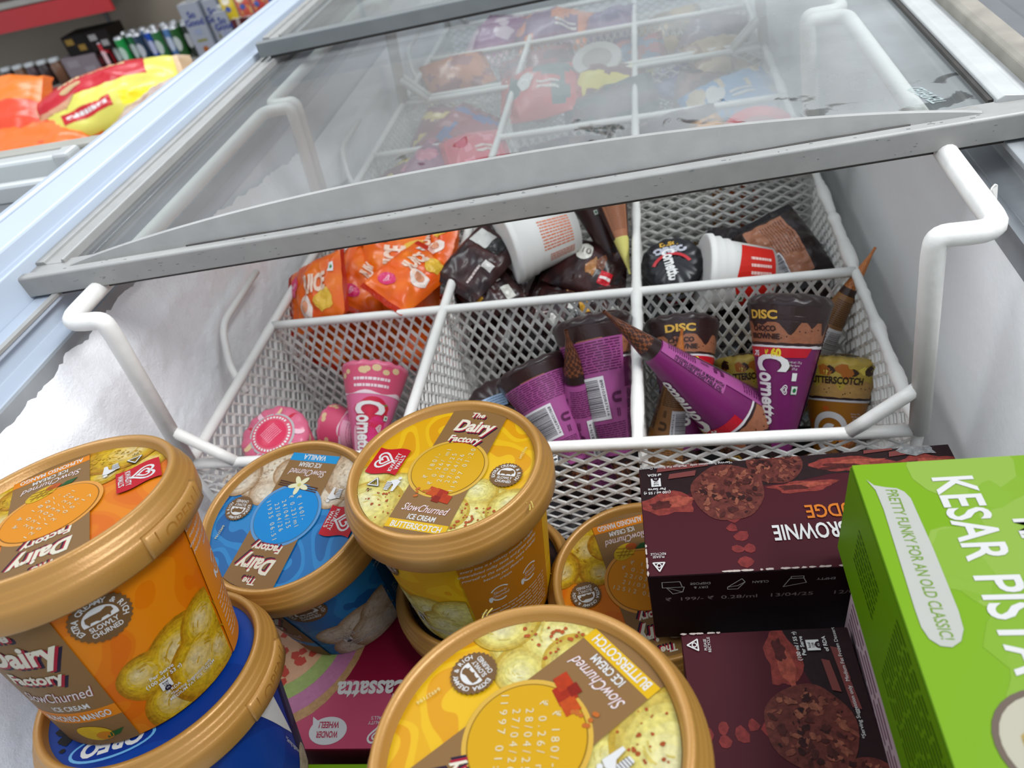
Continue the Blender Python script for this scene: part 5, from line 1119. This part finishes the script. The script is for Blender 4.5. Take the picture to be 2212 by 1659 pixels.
for i, (cc, lb) in enumerate(cans): can(-2.125 + .043 * i, SY + .05 + .02 * (i % 2), S(*cc), lb + ' drink can in the front row, ' + ('first', 'second', 'third', 'fourth', 'fifth', 'sixth', 'seventh', 'eighth', 'ninth', 'tenth')[i] + ' from the left', .0205, .130)
for i in range(7): can(-2.07 + .05 * i, SY + .13, S(*cans[(i * 3 + 1) % 10][0]), 'drink can in the second row behind, ' + ('first', 'second', 'third', 'fourth', 'fifth', 'sixth', 'seventh')[i] + ' from the left', .0205, .130)
def milk(x, y, w2, h, lb, top):
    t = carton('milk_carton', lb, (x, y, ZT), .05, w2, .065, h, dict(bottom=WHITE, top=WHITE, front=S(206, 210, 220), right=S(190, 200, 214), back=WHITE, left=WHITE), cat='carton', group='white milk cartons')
    mb = MB(); mb.lathe([(0, 0), (.016, 0), (.016, .018), (.014, .02), (0, .02)], 18); o = mb.obj('screw_cap', 'frame_white', t, True); o.location = (w2 * .6, .03, h)
    c = Canvas(); c.text('So', w2 * .5, h * .80, .024, S(60, 80, 170), 0, bold=.03); c.text('Good', w2 * .5, h * .66, .024, S(60, 80, 170), 0, bold=.03); c.disc(w2 * .5, h * .48, .018, S(190, 200, 226), 0, None, 16, .012); c.rect(w2 * .25, h * .30, w2 * .75, h * .34, S(176, 170, 60), 0); c.disc(w2 * .5, h * .15, .012, S(206, 120, 60), 0)
    c.build('front_print', lambda a, b, o: (a, -o * 6, b), t)
milk(-1.700, SY + .010, .085, .200, 'tall white milk carton with blue lettering, leftmost', 1)
milk(-1.606, SY + .030, .060, .195, 'narrow white milk carton beside the lettered one', 1)
milk(-1.570, SY + .012, .055, .150, 'small pale yellow banded carton right of the milk', 1)
for i in range(4):
    t = carton('drink_carton', 'small red and white striped drink carton, ' + ('first', 'second', 'third', 'fourth')[i] + ' from the milk cartons', (-1.505 + .052 * i, SY + .012, ZT), 0, .046, .04, .115, dict(bottom=WHITE, top=WHITE, front=S(120, 60, 60) if i < 2 else S(176, 30, 34), right=S(120, 40, 40), back=WHITE, left=WHITE), cat='carton', group='small drink cartons')
    c = Canvas(); c.poly([(.012, .0), (.026, .0), (.036, .115), (.022, .115)], S(226, 206, 200), 0); c.build('front_print', lambda a, b, o: (a, -o * 5, b), t)
for i in range(9):
    cc = ((220, 190, 40), (206, 90, 70), (196, 70, 60), (214, 110, 60), (206, 80, 70), (226, 170, 50), (200, 70, 60), (206, 100, 70), (220, 150, 60))[i]; z0 = -.255 + (.0 if i < 5 else .11); x = -1.50 + .062 * (i % 5) + (.02 if i > 4 else 0)
    pack('spice_packet', ('yellow', 'coral', 'red', 'orange', 'rose', 'golden', 'scarlet', 'brick coloured', 'amber')[i] + ' packet hanging above the drink cartons', 'packet', (x, SY + .03, z0), (x - .004, SY + .03, z0 + .105), .058, .02, (lambda u, v, s, cc=cc: mixc(S(*cc), S(240, 210, 120), .5 if noise.noise(Vector((u * 3, v * 2, cc[0]))) > .2 else 0)), (lambda c: (c.disc(-.2, 0, .2, S(70, 90, 160), 0, None, 16, .4), c.disc(.35, 0, .25, S(240, 226, 200), 0, None, 16, .6))), 'hanging packets', up=(0, -1, .1), seed=i, nu=12, nv=8)
mb2 = [('dark_box', 'dark box with gold lettering on the shelf', -2.28, -.269, .110, .075, (40, 34, 30), (190, 150, 70)), ('dark_box', 'dark box with white panel stacked beside the cans', -2.165, -.268, .105, .075, (46, 38, 34), (206, 200, 196)), ('pale_box', 'pale grey carton lying under the dark boxes', -2.335, -.361, .165, .090, (176, 160, 164), (196, 184, 188)), ('dark_box', 'black box right of the pale carton', -2.165, -.361, .06, .080, (60, 24, 26), (110, 30, 34))]
for nme, lb, x, z, w2, h, c1, c2 in mb2:
    C1 = S(*c1); t = carton(nme, lb, (x, SY + .03, z), .03, w2, .12, h, dict(bottom=C1, top=C1, front=C1, right=C1, back=C1, left=C1), cat='box', group='boxes on the shelf'); c = Canvas(); c.rect(w2 * .12, h * .55, w2 * .45, h * .85, S(*c2), 0); c.rect(w2 * .55, h * .2, w2 * .85, h * .5, S(*c2), 0); c.build('front_print', lambda a, b, o: (a, -o * 6, b), t)
for i in range(5):
    t = thing('glass_jar', 'small dark jar with a pale lid on the shelf, ' + ('first', 'second', 'third', 'fourth', 'fifth')[i] + ' from the left', 'jar', Matrix.Translation((-2.62 + .062 * i, SY + .04, ZT)), 'jars on the shelf'); mb = MB(); mb.lathe([(0, 0), (.026, 0), (.027, .07), (.020, .085), (.020, .09), (0, .09)], 20, S(*((60, 44, 40), (120, 84, 60), (80, 60, 60))[i % 3])); mb.obj('jar_body', 'foil', t, True)
    mb = MB(); mb.lathe([(.022, .088), (.022, .102), (0, .103)], 20); mb.obj('jar_lid', 'frame_white', t, True)
pack('clear_bag', 'clear crinkled bag on the upper red shelf', 'bag', (-2.62, SY + .1, .03), (-2.25, SY + .08, .02), .16, .10, S(206, 150, 150), None, 'shop bags', up=(0, -.5, 1), seed=3, nu=16, nv=12)
# sacks on a low stand behind the neighbouring freezer
m = MB(); m.box(-1.75, .70, -.88, -.62, 1.62, -.235); tag(m.obj('display_stand', 'olive_grey'), 'grey low stand carrying the grain sacks', 'stand')
def sack(lb, a, b, wd, th, cols, art, seed, up): return pack('grain_sack', lb, 'sack', a, b, wd, th, cols, art, 'sacks on the stand', up=up, seed=seed, nu=34, nv=24, pinch=.55)
def y_cols(u, v, s):
    if abs(u) > .80: return S(222, 190, 150)
    if v > .10 and u < .52: return S(196, 18, 34)
    return S(226, 218, 96)
y_art = [lambda c: (c.rect(-.55, -.62, .05, -.34, S(206, 30, 36), 0), c.lines(-.5, -.54, .0, -.42, 1, WHITE, 1, 6, .8)),
         lambda c: c.rect(.14, -.66, .62, -.32, S(250, 226, 10), 0), lambda c: c.disc(.70, -.5, .05, S(206, 216, 210), 0, None, 16, .09),
         lambda c: c.disc(-.35, .42, .14, S(206, 170, 120), 0, None, 16, .12), lambda c: c.lines(-.5, .6, .3, .8, 1, S(240, 200, 150), 0, 4, .7),
         lambda c: c.poly([(-.85, .25), (-.6, .05), (-.3, .15), (-.45, -.2), (-.8, -.1)], S(206, 150, 110, .2), 1)]
sack('yellow and red rice sack lying on top of the other sacks', (-1.2600, 1.130, -.115), (-.9080, 1.275, -.060), .16, .105, y_cols, y_art, 2.2, (.25, -.55, .8))
sack('big orange sack at the left edge behind the freezer', (-1.60, 1.10, -.085), (-1.215, 1.19, -.070), .24, .12, lambda u, v, s: S(240, 120, 10) if v > .0 or u < .3 else S(226, 70, 30), None, 5.5, (0, -.45, .85))
sack('red orange sack underneath the yellow rice sack', (-1.50, 1.03, -.150), (-1.08, 1.10, -.150), .24, .13, lambda u, v, s: S(226, 70, 20) if noise.noise(Vector((u * 2, v * 2, 1))) > 0 else S(240, 110, 20), None, 7.1, (0, -.4, .9))
sack('clear sack of pale brown grain below the rice sack', (-1.07, 1.05, -.150), (-.76, 1.20, -.110), .20, .12, lambda u, v, s: mixc(S(176, 140, 120), S(214, 196, 190), max(0, min(1, .5 + noise.noise(Vector((u * 5, v * 5, 2)))))), None, 9.4, (0, -.4, .9))
sack('dark red sack at the bottom of the sack pile', (-1.40, .98, -.185), (-.98, 1.04, -.185), .22, .10, S(120, 24, 30), None, 3.9, (0, -.3, .9))
